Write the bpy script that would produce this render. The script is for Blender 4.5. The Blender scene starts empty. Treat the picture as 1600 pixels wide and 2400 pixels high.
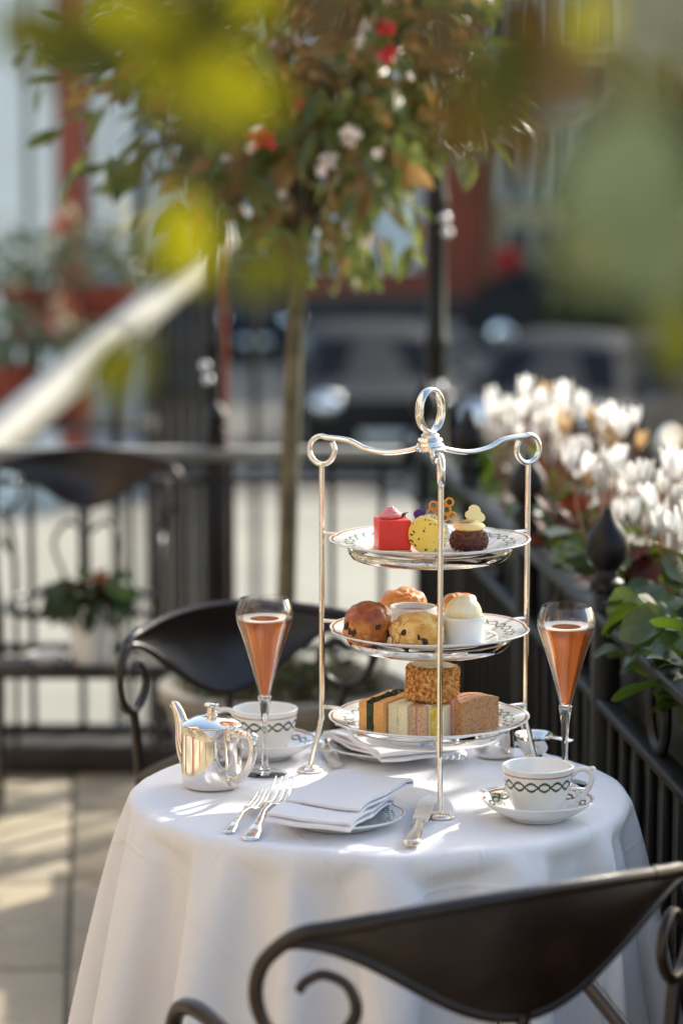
import bpy, bmesh, math, random
import numpy as np
from mathutils import Vector, Matrix, noise as mnoise
PI = math.pi
R = math.radians
random.seed(7)
scene = bpy.context.scene
COL = scene.collection

# ---------------------------------------------------------------- camera, light, exposure
SHADE_N = 1000
FPX, HOR, CZ = 6400.0, 337.0, 1.53          # focal length in photo pixels, horizon row, eye height
PITCH = math.atan((1200 - HOR) / FPX)
cam_d = bpy.data.cameras.new('camera')
cam = bpy.data.objects.new('camera', cam_d); COL.objects.link(cam)
cam.location = (0, 0, CZ); cam.rotation_euler = (PI / 2 - PITCH, 0, 0)
cam_d.sensor_fit = 'VERTICAL'; cam_d.sensor_height = 36.0; cam_d.sensor_width = 24.0
cam_d.lens = FPX / 2400 * 36.0
cam_d.clip_start = 0.05; cam_d.clip_end = 600
cam_d.dof.use_dof = True; cam_d.dof.focus_distance = 3.37; cam_d.dof.aperture_fstop = 2.8
scene.camera = cam

SUN_AZ, SUN_EL = R(40), R(30)               # ahead of the camera, to the right
SUN = Vector((math.sin(SUN_AZ) * math.cos(SUN_EL), math.cos(SUN_AZ) * math.cos(SUN_EL), math.sin(SUN_EL)))
world = bpy.data.worlds.new('World'); scene.world = world; world.use_nodes = True
wn = world.node_tree.nodes; wn.clear()
sky = wn.new('ShaderNodeTexSky'); sky.sky_type = 'NISHITA'; sky.sun_disc = False
sky.sun_elevation = SUN_EL; sky.sun_rotation = SUN_AZ; sky.dust_density = 2.0; sky.ozone_density = 1.0
bg = wn.new('ShaderNodeBackground'); bg.inputs[1].default_value = 0.15
wo = wn.new('ShaderNodeOutputWorld')
world.node_tree.links.new(sky.outputs[0], bg.inputs[0]); world.node_tree.links.new(bg.outputs[0], wo.inputs[0])
sl = bpy.data.lights.new('sun', 'SUN'); sl.energy = 2.3; sl.angle = R(0.53); sl.color = (1.0, 0.94, 0.86)
so = bpy.data.objects.new('sun', sl); COL.objects.link(so)
so.rotation_euler = SUN.to_track_quat('Z', 'Y').to_euler(); so.location = (3, 8, 8)
scene.view_settings.view_transform = 'Standard'; scene.view_settings.look = 'None'
scene.view_settings.gamma = 1.0; scene.view_settings.use_curve_mapping = False
scene.view_settings.exposure = 1.25
scene.view_settings.use_white_balance = True
scene.view_settings.white_balance_temperature = 6600; scene.view_settings.white_balance_tint = 5
cy = scene.cycles
cy.use_denoising = True
cy.max_bounces = 12; cy.diffuse_bounces = 4; cy.glossy_bounces = 5; cy.transmission_bounces = 12
cy.transparent_max_bounces = 16; cy.sample_clamp_indirect = 5.0; cy.caustics_reflective = True
cy.caustics_refractive = True; cy.blur_glossy = 0.6

# ---------------------------------------------------------------- helpers
def ray(px, py):
    a = (px - 800) / FPX; b = (1200 - py) / FPX
    c, s = math.cos(PITCH), math.sin(PITCH)
    return Vector((a, c + b * s, -s + b * c))
def G(px, py, z):
    d = ray(px, py); t = (z - CZ) / d.z
    return Vector((d.x * t, d.y * t, z))
def D(px, py, y):
    d = ray(px, py); t = y / d.y
    return Vector((d.x * t, y, CZ + d.z * t))

def S(r, g, b):
    f = lambda c: (c / 255 / 12.92) if c / 255 <= 0.04045 else ((c / 255 + 0.055) / 1.055) ** 2.4
    return (f(r), f(g), f(b), 1.0)

def mesh(verts, faces, uvs=None, smooth=True, angle=40):
    me = bpy.data.meshes.new('m')
    me.from_pydata([tuple(v) for v in verts], [], faces)
    if uvs is not None:
        ul = me.uv_layers.new(name='UVMap')
        for p in me.polygons:
            for li, vi in zip(p.loop_indices, p.vertices):
                ul.data[li].uv = uvs[vi]
    if smooth:
        me.shade_smooth()
        if angle: me.set_sharp_from_angle(angle=R(angle))
    me.update()
    return me

def bm_mesh(bm, smooth=True, angle=40):
    bmesh.ops.recalc_face_normals(bm, faces=bm.faces)
    me = bpy.data.meshes.new('m'); bm.to_mesh(me); bm.free()
    if smooth:
        me.shade_smooth()
        if angle: me.set_sharp_from_angle(angle=R(angle))
    return me

def obj(name, me, mat=None, parent=None, loc=(0, 0, 0), rot=(0, 0, 0), scale=(1, 1, 1)):
    o = bpy.data.objects.new(name, me); COL.objects.link(o)
    if me is not None and mat is not None:
        if not me.materials: me.materials.append(mat)
        elif me.materials[0] != mat:
            o.material_slots[0].link = 'OBJECT'; o.material_slots[0].material = mat
    if parent is not None: o.parent = parent
    o.location = loc; o.rotation_euler = rot; o.scale = scale
    return o

def tag(o, label=None, cat=None, group=None, kind=None):
    if label: o['label'] = label
    if cat: o['category'] = cat
    if group: o['group'] = group
    if kind: o['kind'] = kind
    return o

def thing(name, label, cat, loc=(0, 0, 0), rz=0.0, group=None):
    o = obj(name, None, None, None, loc, (0, 0, rz)); o.empty_display_size = 0.05
    return tag(o, label, cat, group)

def dup(o, parent=None):
    c = o.copy(); COL.objects.link(c)
    if parent is not None: c.parent = parent
    for ch in list(o.children): dup(ch, c)
    return c

def spline(pts, n=8, closed=False):
    P = [Vector(p) for p in pts]; out = []
    m = len(P); rng = range(m) if closed else range(m - 1)
    for i in rng:
        p1, p2 = P[i], P[(i + 1) % m]
        p0 = P[i - 1] if (closed or i > 0) else p1 * 2 - p2
        p3 = P[(i + 2) % m] if (closed or i + 2 < m) else p2 * 2 - p1
        for k in range(n):
            t = k / n
            out.append(0.5 * ((2 * p1) + (p2 - p0) * t + (2 * p0 - 5 * p1 + 4 * p2 - p3) * t * t + (3 * p1 - p0 - 3 * p2 + p3) * t ** 3))
    if not closed: out.append(P[-1])
    return out

def tube_data(path, r, seg=10, closed=False, flat=1.0, up=None):
    P = [Vector(p) for p in path]; n = len(P)
    rad = [r] * n if isinstance(r, (int, float)) else [r[min(len(r) - 1, int(round(i * (len(r) - 1) / max(1, n - 1))))] if len(r) != n else r[i] for i in range(n)]
    T = []
    for i in range(n):
        a = P[(i - 1) % n] if (closed or i > 0) else P[i]
        b = P[(i + 1) % n] if (closed or i < n - 1) else P[i]
        t = (b - a); T.append(t.normalized() if t.length > 1e-9 else Vector((0, 0, 1)))
    ref = Vector(up) if up is not None else (Vector((0, 0, 1)) if abs(T[0].z) < 0.9 else Vector((1, 0, 0)))
    N = (ref - T[0] * ref.dot(T[0])).normalized()
    V = []; F = []
    for i in range(n):
        if up is not None:
            N = (ref - T[i] * ref.dot(T[i]))
            N = N.normalized()
        elif i > 0:
            N = (N - T[i] * N.dot(T[i])).normalized()
        B = T[i].cross(N)
        for k in range(seg):
            a = 2 * PI * k / seg
            V.append(P[i] + N * (math.cos(a) * rad[i]) + B * (math.sin(a) * rad[i] * flat))
    m = n if closed else n - 1
    for i in range(m):
        j = (i + 1) % n
        for k in range(seg):
            l = (k + 1) % seg
            F.append((i * seg + k, i * seg + l, j * seg + l, j * seg + k))
    if not closed:
        F.append(tuple(range(seg - 1, -1, -1))); F.append(tuple((n - 1) * seg + k for k in range(seg)))
    return V, F
def tube(path, r, seg=10, closed=False, flat=1.0, up=None):
    V, F = tube_data(path, r, seg, closed, flat, up)
    return mesh(V, F, angle=50)

def join(*parts):
    V = []; F = []
    for v, f in parts:
        o = len(V); V += list(v); F += [tuple(i + o for i in q) for q in f]
    return V, F

def lathe_data(prof, seg=64, rfun=None, closed=False):
    V = []; F = []; U = []
    n = len(prof)
    for i in range(seg + 1):
        th = 2 * PI * i / seg
        for p in prof:
            r, z = p[0], p[1]; v = p[2] if len(p) > 2 else 0
            if rfun: r, z = rfun(th, r, z)
            V.append((r * math.cos(th), r * math.sin(th), z)); U.append((i / seg, v))
    m = n if closed else n - 1
    for i in range(seg):
        for k in range(m):
            a = i * n + k; b = i * n + (k + 1) % n; c = (i + 1) * n + (k + 1) % n; d = (i + 1) * n + k
            F.append((a, d, c, b))
    return V, F, U
def lathe(prof, seg=64, rfun=None, angle=35):
    V, F, U = lathe_data(prof, seg, rfun)
    me = mesh(V, F, U, smooth=False)
    bm = bmesh.new(); bm.from_mesh(me)
    bmesh.ops.remove_doubles(bm, verts=bm.verts, dist=1e-6)
    bmesh.ops.recalc_face_normals(bm, faces=bm.faces)
    bm.to_mesh(me); bm.free()
    me.shade_smooth(); me.set_sharp_from_angle(angle=R(angle))
    return me

def box_bm(sx, sy, sz, bev=0.0, seg=1, center=(0, 0, 0)):
    bm = bmesh.new(); bmesh.ops.create_cube(bm, size=1)
    for v in bm.verts: v.co = Vector((v.co.x * sx + center[0], v.co.y * sy + center[1], v.co.z * sz + center[2]))
    if bev > 0: bmesh.ops.bevel(bm, geom=list(bm.edges), offset=bev, segments=seg, profile=0.5, affect='EDGES', clamp_overlap=True)
    return bm
def box(sx, sy, sz, bev=0.0, seg=1, center=(0, 0, 0)):
    return bm_mesh(box_bm(sx, sy, sz, bev, seg, center), angle=50)
def box_data(x0, x1, y0, y1, z0, z1):
    V = [(x, y, z) for z in (z0, z1) for y in (y0, y1) for x in (x0, x1)]
    F = [(0, 2, 3, 1), (4, 5, 7, 6), (0, 1, 5, 4), (1, 3, 7, 5), (3, 2, 6, 7), (2, 0, 4, 6)]
    return V, F
def boxes(lst):
    V, F = join(*[box_data(*b) for b in lst]); return mesh(V, F, smooth=False)

def ico(sub, fn):
    bm = bmesh.new(); bmesh.ops.create_icosphere(bm, subdivisions=sub, radius=1)
    for v in bm.verts: v.co = Vector(fn(v.co.copy()))
    return bm_mesh(bm, angle=None)
def NZ(p, s=1.0, o=0.0): return mnoise.noise(Vector((p[0] * s + o, p[1] * s + o * 1.7, p[2] * s - o)))

# ---------------------------------------------------------------- materials
class NT:
    def __init__(s, name):
        s.m = bpy.data.materials.new(name); s.m.use_nodes = True
        s.t = s.m.node_tree; s.n = s.t.nodes; s.l = s.t.links
        s.bsdf = s.n['Principled BSDF']; s.out = s.n['Material Output']
    def node(s, typ, **kw):
        nd = s.n.new(typ)
        for k, v in kw.items(): setattr(nd, k, v)
        return nd
    def put(s, sock, val):
        if hasattr(val, 'is_output') or isinstance(val, bpy.types.NodeSocket): s.l.new(val, sock)
        else: sock.default_value = val
    def math(s, op, a, b=None, c=None, clamp=False):
        nd = s.node('ShaderNodeMath', operation=op, use_clamp=clamp)
        for i, x in enumerate((a, b, c)):
            if x is not None: s.put(nd.inputs[i], x)
        return nd.outputs[0]
    def noise(s, scale=10, detail=3, coord='Object', rough=0.55, vec=None, dist=0.0):
        nd = s.node('ShaderNodeTexNoise'); nd.inputs['Scale'].default_value = scale
        nd.inputs['Detail'].default_value = detail; nd.inputs['Roughness'].default_value = rough
        nd.inputs['Distortion'].default_value = dist
        s.l.new(vec if vec is not None else s.coord(coord), nd.inputs['Vector'])
        return nd.outputs['Fac']
    def coord(s, which='Object'):
        if not hasattr(s, 'tc'): s.tc = s.node('ShaderNodeTexCoord')
        return s.tc.outputs[which]
    def ramp(s, fac, stops):
        nd = s.node('ShaderNodeValToRGB'); cr = nd.color_ramp
        while len(cr.elements) < len(stops): cr.elements.new(0.5)
        for e, (p, c) in zip(cr.elements, stops):
            e.position = p; e.color = c if not isinstance(c, (int, float)) else (c, c, c, 1)
        s.l.new(fac, nd.inputs[0]); return nd.outputs[0]
    def mix(s, fac, a, b, blend='MIX'):
        nd = s.node('ShaderNodeMix', data_type='RGBA', blend_type=blend)
        s.put(nd.inputs[0], fac); s.put(nd.inputs[6], a); s.put(nd.inputs[7], b)
        return nd.outputs[2]
    def bump(s, h, strength=0.3, dist=0.002, normal=None):
        nd = s.node('ShaderNodeBump'); nd.inputs['Strength'].default_value = strength
        nd.inputs['Distance'].default_value = dist; s.l.new(h, nd.inputs['Height'])
        if normal is not None: s.l.new(normal, nd.inputs['Normal'])
        s.l.new(nd.outputs[0], s.bsdf.inputs['Normal']); return nd.outputs[0]
    def set(s, **kw):
        names = dict(color='Base Color', rough='Roughness', metal='Metallic', trans='Transmission Weight', ior='IOR', sss='Subsurface Weight', coat='Coat Weight', spec='Specular IOR Level', sheen='Sheen Weight', alpha='Alpha', croug='Coat Roughness')
        for k, v in kw.items(): s.put(s.bsdf.inputs[names[k]], v)
        return s

def two(name, c1, c2, scale=20, rough=0.6, metal=0.0, bscale=None, bstr=0.25, bdist=0.002, detail=4, lo=0.35, hi=0.65, **kw):
    n = NT(name)
    f = n.ramp(n.noise(scale, detail), [(lo, 0.0), (hi, 1.0)])
    n.set(color=n.mix(f, c1, c2), rough=rough, metal=metal, **kw)
    if bscale: n.bump(n.noise(bscale, 4), bstr, bdist)
    return n.m

M = {}
def silver(name, c=(0.90, 0.86, 0.79, 1), r0=0.05, r1=0.16):
    n = NT(name)
    f = n.noise(35, 4)
    n.set(color=c, metal=1.0, rough=n.ramp(f, [(0.35, r0), (0.75, r1)]))
    n.bump(n.noise(55, 2), 0.05, 0.001)
    return n.m
M['silver'] = silver('silver'); M['silver_warm'] = silver('silver_warm', (0.90, 0.83, 0.72, 1))
M['cutlery'] = silver('cutlery', (0.86, 0.83, 0.78, 1), 0.10, 0.26)

def china(name, freq=0, vc=0.5, amp=0.05, wid=0.012, gold=None, gw=0.008, dk=S(46, 56, 42)):
    n = NT(name)
    col = S(238, 238, 236)
    if freq:
        sep = n.node('ShaderNodeSeparateXYZ'); n.l.new(n.coord('UV'), sep.inputs[0])
        u, v = sep.outputs[0], sep.outputs[1]
        ph = n.math('MULTIPLY', u, 2 * PI * freq)
        s1 = n.math('MULTIPLY', n.math('SINE', ph), amp)
        dv = n.math('SUBTRACT', v, vc)
        d1 = n.math('ABSOLUTE', n.math('SUBTRACT', dv, s1)); d2 = n.math('ABSOLUTE', n.math('ADD', dv, s1))
        # serrated leaf edges along each strand
        ser = n.math('MULTIPLY', n.math('SINE', n.math('MULTIPLY', u, 2 * PI * freq * 11)), wid * 0.35)
        dd = n.math('ADD', n.math('MINIMUM', d1, d2), ser)
        mk = n.math('LESS_THAN', dd, wid)
        tone = n.mix(n.noise(900, 2), dk, tuple(min(1, x * 3.2) for x in dk[:3]) + (1,))
        col = n.mix(mk, col, tone)
        if gold:
            g = n.math('LESS_THAN', n.math('ABSOLUTE', n.math('SUBTRACT', v, gold)), gw)
            col = n.mix(g, col, S(176, 118, 52))
    n.set(color=col, rough=0.08, sss=0.0, spec=0.5, coat=0.3)
    n.bump(n.noise(14, 2), 0.04, 0.002)
    return n.m
M['china'] = china('china')
M['plate_china'] = china('plate_china', 17, 0.80, 0.045, 0.013, 0.965, 0.010, S(86, 96, 82))  # braid greyed on the plates to stand in for glare on the glaze
M['saucer_china'] = china('saucer_china', 10, 0.80, 0.055, 0.022, 0.955, 0.018)
M['cup_china'] = china('cup_china', 8, 0.68, 0.085, 0.028, 0.875, 0.014)

def cloth_mat(name, c, crease=False):
    n = NT(name)
    f = n.noise(5, 3)
    n.set(color=n.mix(f, c, tuple(x * 0.95 for x in c[:3]) + (1,)), rough=0.85, sheen=0.15, spec=0.25)
    w = n.node('ShaderNodeTexWave'); w.inputs['Scale'].default_value = 420; w.bands_direction = 'X'
    w2 = n.node('ShaderNodeTexWave'); w2.inputs['Scale'].default_value = 420; w2.bands_direction = 'Y'
    n.l.new(n.coord('Object'), w.inputs['Vector']); n.l.new(n.coord('Object'), w2.inputs['Vector'])
    h = n.math('ADD', n.math('MULTIPLY', n.math('ADD', w.outputs['Fac'], w2.outputs['Fac']), 0.02), n.math('ADD', n.noise(14, 5, dist=0.5), n.math('MULTIPLY', n.noise(48, 5, dist=1.0), 0.35)))
    if crease:                                       # pressed fold lines of the laundered cloth
        sep = n.node('ShaderNodeSeparateXYZ'); n.l.new(n.coord('UV'), sep.inputs[0])
        for ax in (0, 1):
            for c0 in (0.25, 0.375, 0.5, 0.625, 0.75):
                d = n.math('ABSOLUTE', n.math('SUBTRACT', sep.outputs[ax], c0 + 0.006 * math.sin(c0 * 40 + ax)))
                ln = n.math('MULTIPLY', n.math('SUBTRACT', 1.0, n.math('DIVIDE', d, 0.0032), clamp=True), 0.55)
                h = n.math('ADD', h, ln)
    n.bump(h, 0.3, 0.005)
    return n.m
M['linen'] = cloth_mat('linen', S(236, 236, 240), True); M['napkin'] = cloth_mat('napkin', S(240, 239, 243))

n = NT('glass'); n.n.remove(n.bsdf)                     # thin clear wall: clear, with Fresnel gloss
tr = n.node('ShaderNodeBsdfTransparent'); tr.inputs[0].default_value = (0.97, 0.97, 0.97, 1)
gl = n.node('ShaderNodeBsdfGlossy'); gl.inputs['Roughness'].default_value = 0.02
lw = n.node('ShaderNodeLayerWeight'); lw.inputs[0].default_value = 0.22
fr = n.math('ADD', n.math('MULTIPLY', lw.outputs['Fresnel'], 0.75), 0.03, clamp=True)
mx = n.node('ShaderNodeMixShader'); n.l.new(fr, mx.inputs[0]); n.l.new(tr.outputs[0], mx.inputs[1]); n.l.new(gl.outputs[0], mx.inputs[2])
n.l.new(mx.outputs[0], n.out.inputs[0]); M['glass'] = n.m
n = NT('solid_glass'); n.set(color=(0.98, 0.98, 0.98, 1), rough=0.0, trans=1.0, ior=1.45); M['solid_glass'] = n.m
n = NT('rose_wine'); n.n.remove(n.bsdf)
t1 = n.node('ShaderNodeBsdfTransparent'); t1.inputs[0].default_value = (1.0, 0.74, 0.50, 1)
r1 = n.node('ShaderNodeBsdfRefraction'); r1.inputs[0].default_value = (1.0, 0.70, 0.46, 1); r1.inputs['IOR'].default_value = 1.33; r1.inputs['Roughness'].default_value = 0.02
m1 = n.node('ShaderNodeMixShader'); m1.inputs[0].default_value = 0.45; n.l.new(t1.outputs[0], m1.inputs[1]); n.l.new(r1.outputs[0], m1.inputs[2])
tl = n.node('ShaderNodeBsdfTranslucent'); n.put(tl.inputs[0], S(255, 168, 96))
m2 = n.node('ShaderNodeMixShader'); m2.inputs[0].default_value = 0.34; n.l.new(m1.outputs[0], m2.inputs[1]); n.l.new(tl.outputs[0], m2.inputs[2])
g1 = n.node('ShaderNodeBsdfGlossy'); g1.inputs['Roughness'].default_value = 0.03
l1 = n.node('ShaderNodeLayerWeight'); l1.inputs[0].default_value = 0.2
m3 = n.node('ShaderNodeMixShader'); n.l.new(n.math('MULTIPLY', l1.outputs['Fresnel'], 0.5), m3.inputs[0]); n.l.new(m2.outputs[0], m3.inputs[1]); n.l.new(g1.outputs[0], m3.inputs[2])
n.l.new(m3.outputs[0], n.out.inputs[0]); M['wine'] = n.m
n = NT('foam'); n.set(color=S(252, 240, 226), rough=0.35, trans=0.2, ior=1.1); M['foam'] = n.m
n = NT('bubble'); n.set(color=S(255, 252, 240), rough=0.08, trans=0.0, spec=1.0, coat=1.0); M['bubble'] = n.m

M['iron'] = two('black_iron', S(12, 12, 12), S(24, 24, 23), 14, 0.45, 0.0, 60, 0.25, 0.0015, spec=0.35)
M['iron_worn'] = two('worn_iron', S(14, 14, 14), S(52, 50, 46), 30, 0.5, 0.0, 90, 0.5, 0.002, lo=0.55, hi=0.85, spec=0.35)
M['chair'] = two('chair_bronze', S(30, 19, 15), S(50, 34, 27), 26, 0.28, 0.0, 120, 0.35, 0.0012, spec=0.5, lo=0.45, hi=0.9)

def leaf_mat(name, c1, c2, tl=0.4, rough=0.4, scale=14, tc=None):
    n = NT(name)
    f = n.ramp(n.noise(scale, 3), [(0.3, 0.0), (0.7, 1.0)])
    oi = n.node('ShaderNodeObjectInfo')
    col = n.mix(f, c1, c2)
    hs = n.node('ShaderNodeHueSaturation'); n.l.new(col, hs.inputs['Color'])
    n.put(hs.inputs['Value'], n.math('MULTIPLY_ADD', oi.outputs['Random'], 0.5, 0.75))
    n.set(color=hs.outputs[0], rough=rough, spec=0.5)
    t = n.node('ShaderNodeBsdfTranslucent')
    if tc is not None:
        n.put(t.inputs[0], tc)
    else:
        n.l.new(hs.outputs[0], t.inputs[0])
    mx = n.node('ShaderNodeMixShader'); mx.inputs[0].default_value = tl
    n.l.new(n.bsdf.outputs[0], mx.inputs[1]); n.l.new(t.outputs[0], mx.inputs[2]); n.l.new(mx.outputs[0], n.out.inputs[0])
    return n.m
# ---------------------------------------------------------------- the setting
STREET = -2.0
M['asphalt'] = two('asphalt', S(104, 96, 84), S(124, 115, 102), 3, 0.8, 0, 60, 0.3, 0.004)
M['paving'] = two('paving', S(152, 145, 128), S(176, 168, 150), 0.35, 0.8, 0, 40, 0.3, 0.004)
n = NT('tile_stone'); oi = n.node('ShaderNodeObjectInfo')
f = n.ramp(n.noise(2.6, 7, 'Generated'), [(0.3, 0.0), (0.7, 1.0)]); c_ = n.mix(f, S(164, 151, 125), S(192, 178, 152))
c_ = n.mix(n.ramp(n.noise(9, 6, dist=1.2), [(0.56, 0.0), (0.72, 0.45)]), c_, S(122, 108, 84))
c_ = n.mix(n.math('MULTIPLY', oi.outputs['Random'], 0.4), c_, S(150, 134, 106))
n.set(color=c_, rough=0.6); n.bump(n.noise(90, 5), 0.3, 0.0015); M['tile'] = n.m
M['grout'] = two('grout', S(96, 90, 76), S(116, 108, 92), 30, 0.9)
M['white_render'] = two('white_render', S(140, 143, 148), S(160, 163, 168), 2, 0.8, 0, 60, 0.2, 0.003)
M['white_stucco'] = two('white_stucco', S(206, 203, 192), S(224, 221, 210), 1.2, 0.8)
M['cream_render'] = two('cream_render', S(196, 190, 168), S(220, 214, 196), 1.2, 0.8)
M['sandy'] = two('sandy_render', S(168, 148, 104), S(188, 168, 124), 1.2, 0.8)
M['brown_stone'] = two('brown_stone', S(134, 106, 78), S(156, 126, 94), 1, 0.85)
M['stone'] = two('stone', S(140, 134, 122), S(170, 163, 148), 3, 0.85, 0, 25, 0.4, 0.004)
M['white_paint'] = two('white_paint', S(222, 220, 210), S(236, 234, 226), 5, 0.5)
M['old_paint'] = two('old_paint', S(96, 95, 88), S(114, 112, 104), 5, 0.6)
M['dark_glass'] = two('dark_glass', S(22, 22, 22), S(40, 40, 40), 0.6, 0.45, 0, spec=0.4)
M['dark_wood'] = two('dark_wood', S(44, 40, 36), S(66, 60, 52), 4, 0.7)
M['slate'] = two('slate', S(70, 70, 74), S(92, 92, 96), 2, 0.7)
def brick_mat(name, c1, c2, mortar):
    n = NT(name); b = n.node('ShaderNodeTexBrick'); n.l.new(n.coord('Object'), b.inputs['Vector'])
    b.inputs['Color1'].default_value = c1; b.inputs['Color2'].default_value = c2; b.inputs['Mortar'].default_value = mortar
    b.inputs['Scale'].default_value = 1.0; b.inputs['Brick Width'].default_value = 0.225; b.inputs['Row Height'].default_value = 0.075
    b.inputs['Mortar Size'].default_value = 0.008
    mp = n.node('ShaderNodeMapping'); mp.inputs['Rotation'].default_value = (R(90), 0, 0)
    n.l.new(n.coord('Object'), mp.inputs[0]); n.l.new(mp.outputs[0], b.inputs['Vector'])
    n.set(color=n.mix(n.noise(0.8, 3), b.outputs[0], S(120, 60, 40)), rough=0.85); return n.m
M['brick'] = brick_mat('red_brick', S(182, 70, 36), S(156, 56, 30), S(160, 120, 96))

street = tag(obj('street', boxes([(-90, 90, 26, 140, STREET - 0.5, STREET), (-90, 90, -40, 26, STREET - 0.5, STREET - 0.004)]), M['asphalt']), kind='structure')
tag(obj('near_pavement', boxes([(-40, 1.9, 6.9, 26, STREET - 0.2, STREET + 0.12), (1.9, 40, 12, 26, STREET - 0.2, STREET + 0.12)]), M['paving']), kind='structure')
tag(obj('far_pavement', boxes([(-60, 60, 49, 54, STREET - 0.2, STREET + 0.13)]), M['paving']), kind='structure')

# terrace floor: base slab with stone tiles laid on it
floor = tag(obj('terrace_floor', boxes([(-3.2, 0.95, -2.5, 6.86, STREET - 0.1, -0.006)]), M['grout']), kind='structure')
TL = 0.60; tm = box(TL - 0.012, TL - 0.012, 0.02, 0.003, 1, (0, 0, -0.01))
ftilt = R(5.2)
for i in range(-6, 5):
    for j in range(0, 13):
        lx, ly = (i + 0.12) * TL, j * TL + 0.2
        x = lx * math.cos(ftilt) - ly * math.sin(ftilt) * 1.0 + 0.25; y = lx * math.sin(ftilt) + ly * math.cos(ftilt) - 0.9
        if -2.9 < x < 0.62 and -1.9 < y < 6.5:
            obj('tile', tm, M['tile'], floor, (x, y, random.uniform(-0.0008, 0.0008)), (random.uniform(-0.002, 0.002), random.uniform(-0.002, 0.002), ftilt))

# iron railing along the right side of the terrace
def rail_x(d): return 0.768 - 0.09 * d
RA = math.atan(0.09)
def railing_right():
    t = thing('iron_railing', 'black iron railing with rings under its top rail beside the tea table', 'railing')
    d0, d1 = 2.3, 6.55
    def bar(name, z, w, h, off=0.0, mat='iron'):
        L = (d1 - d0) / math.cos(RA); dm = (d0 + d1) / 2
        return obj(name, box(w, L, h, 0.004, 1), M[mat], t, (rail_x(dm) + off, dm, z), (0, 0, RA))
    bar('top_rail', 0.822, 0.044, 0.020); bar('second_rail', 0.690, 0.036, 0.018, 0, 'iron_worn'); bar('bottom_rail', 0.07, 0.036, 0.018)
    bar('backing_panel', 0.375, 0.006, 0.58, 0.05)
    bm_ = box(0.014, 0.014, 0.602, 0.002, 1)
    d = d0 + 0.05
    while d < d1:
        obj('baluster', bm_, M['iron'], t, (rail_x(d), d, 0.38), (0, 0, RA)); d += 0.098
    ring = tube([(0, 0.054 * math.cos(a), 0.0545 * math.sin(a)) for a in [2 * PI * k / 28 for k in range(28)]], 0.0075, 8, closed=True, flat=1.6)
    pm = box(0.040, 0.040, 0.86, 0.004, 1, (0, 0, 0.43))
    fm = lathe([(0.0005, 0.86), (0.026, 0.862), (0.026, 0.874), (0.018, 0.88), (0.016, 0.892), (0.022, 0.898), (0.031, 0.912), (0.034, 0.928), (0.030, 0.945), (0.018, 0.962), (0.010, 0.972), (0.006, 0.984), (0.0005, 0.99)], 24)
    post_d = [2.55, 3.32, 4.08, 4.84, 5.60, 6.36]
    for pd in post_d:
        p = obj('post', pm, M['iron'], t, (rail_x(pd), pd, 0), (0, 0, RA)); obj('finial', fm, M['iron'], p)
    for pd in post_d[:-1]:
        d = pd + 0.37
        obj('ring', ring, M['iron_worn'], t, (rail_x(d), d, 0.7555), (0, 0, RA))
    # sloping stay bars behind the panel
    for a in (3.2, 4.3, 5.3):
        obj('stay', tube([(rail_x(a) + 0.03, a, 0.80), (rail_x(a + 0.6) + 0.03, a + 0.6, 0.35)], 0.009, 6), M['iron'], t)
railing_right()

M['rail_sunlit'] = two('rail_sunlit', S(120, 116, 106), S(160, 155, 144), 6, 0.4)  # pale tone painted in for sun glare on the black top rail
def railing_rear():
    t = thing('iron_railing', 'plain black iron railing across the far end of the terrace', 'railing')
    y = 6.7; x0, x1 = -2.4, 0.15; xm = (x0 + x1) / 2
    obj('top_rail', box(x1 - x0, 0.06, 0.03, 0.005, 1), M['rail_sunlit'], t, (xm, y, 0.772))
    obj('second_rail', box(x1 - x0, 0.03, 0.016, 0.003, 1), M['iron'], t, (xm, y, 0.705))
    obj('middle_rail', box(x1 - x0, 0.03, 0.022, 0.003, 1), M['iron'], t, (xm, y, 0.285))
    obj('bottom_rail', box(x1 - x0, 0.04, 0.03, 0.003, 1), M['iron'], t, (xm, y, 0.075))
    bl = box(0.016, 0.016, 0.70, 0.002, 1, (0, 0, 0.41))
    x = x0 + 0.02
    while x < x1:
        obj('baluster', bl, M['iron'], t, (x, y, 0)); x += 0.124
    pm = box(0.05, 0.05, 0.82, 0.005, 1, (0, 0, 0.41))
    fm = lathe([(0.0005, 0.82), (0.03, 0.822), (0.03, 0.834), (0.02, 0.84), (0.03, 0.86), (0.02, 0.885), (0.0005, 0.9)], 16)
    for x in (-2.3, -1.3, -0.307):
        p = obj('post', pm, M['iron'], t, (x, y, 0)); obj('finial', fm, M['iron'], p)
railing_rear()
tag(obj('kerb', box(2.55, 0.16, 0.07, 0.01, 1, (-1.1, 6.62, 0.035)), M['dark_wood']), kind='structure')

n = NT('knob'); n.set(color=(0.9, 0.9, 0.9, 1), metal=1.0, rough=0.05); M['knob'] = n.m  # mirror metal for the glint balls added to the tall posts
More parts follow.
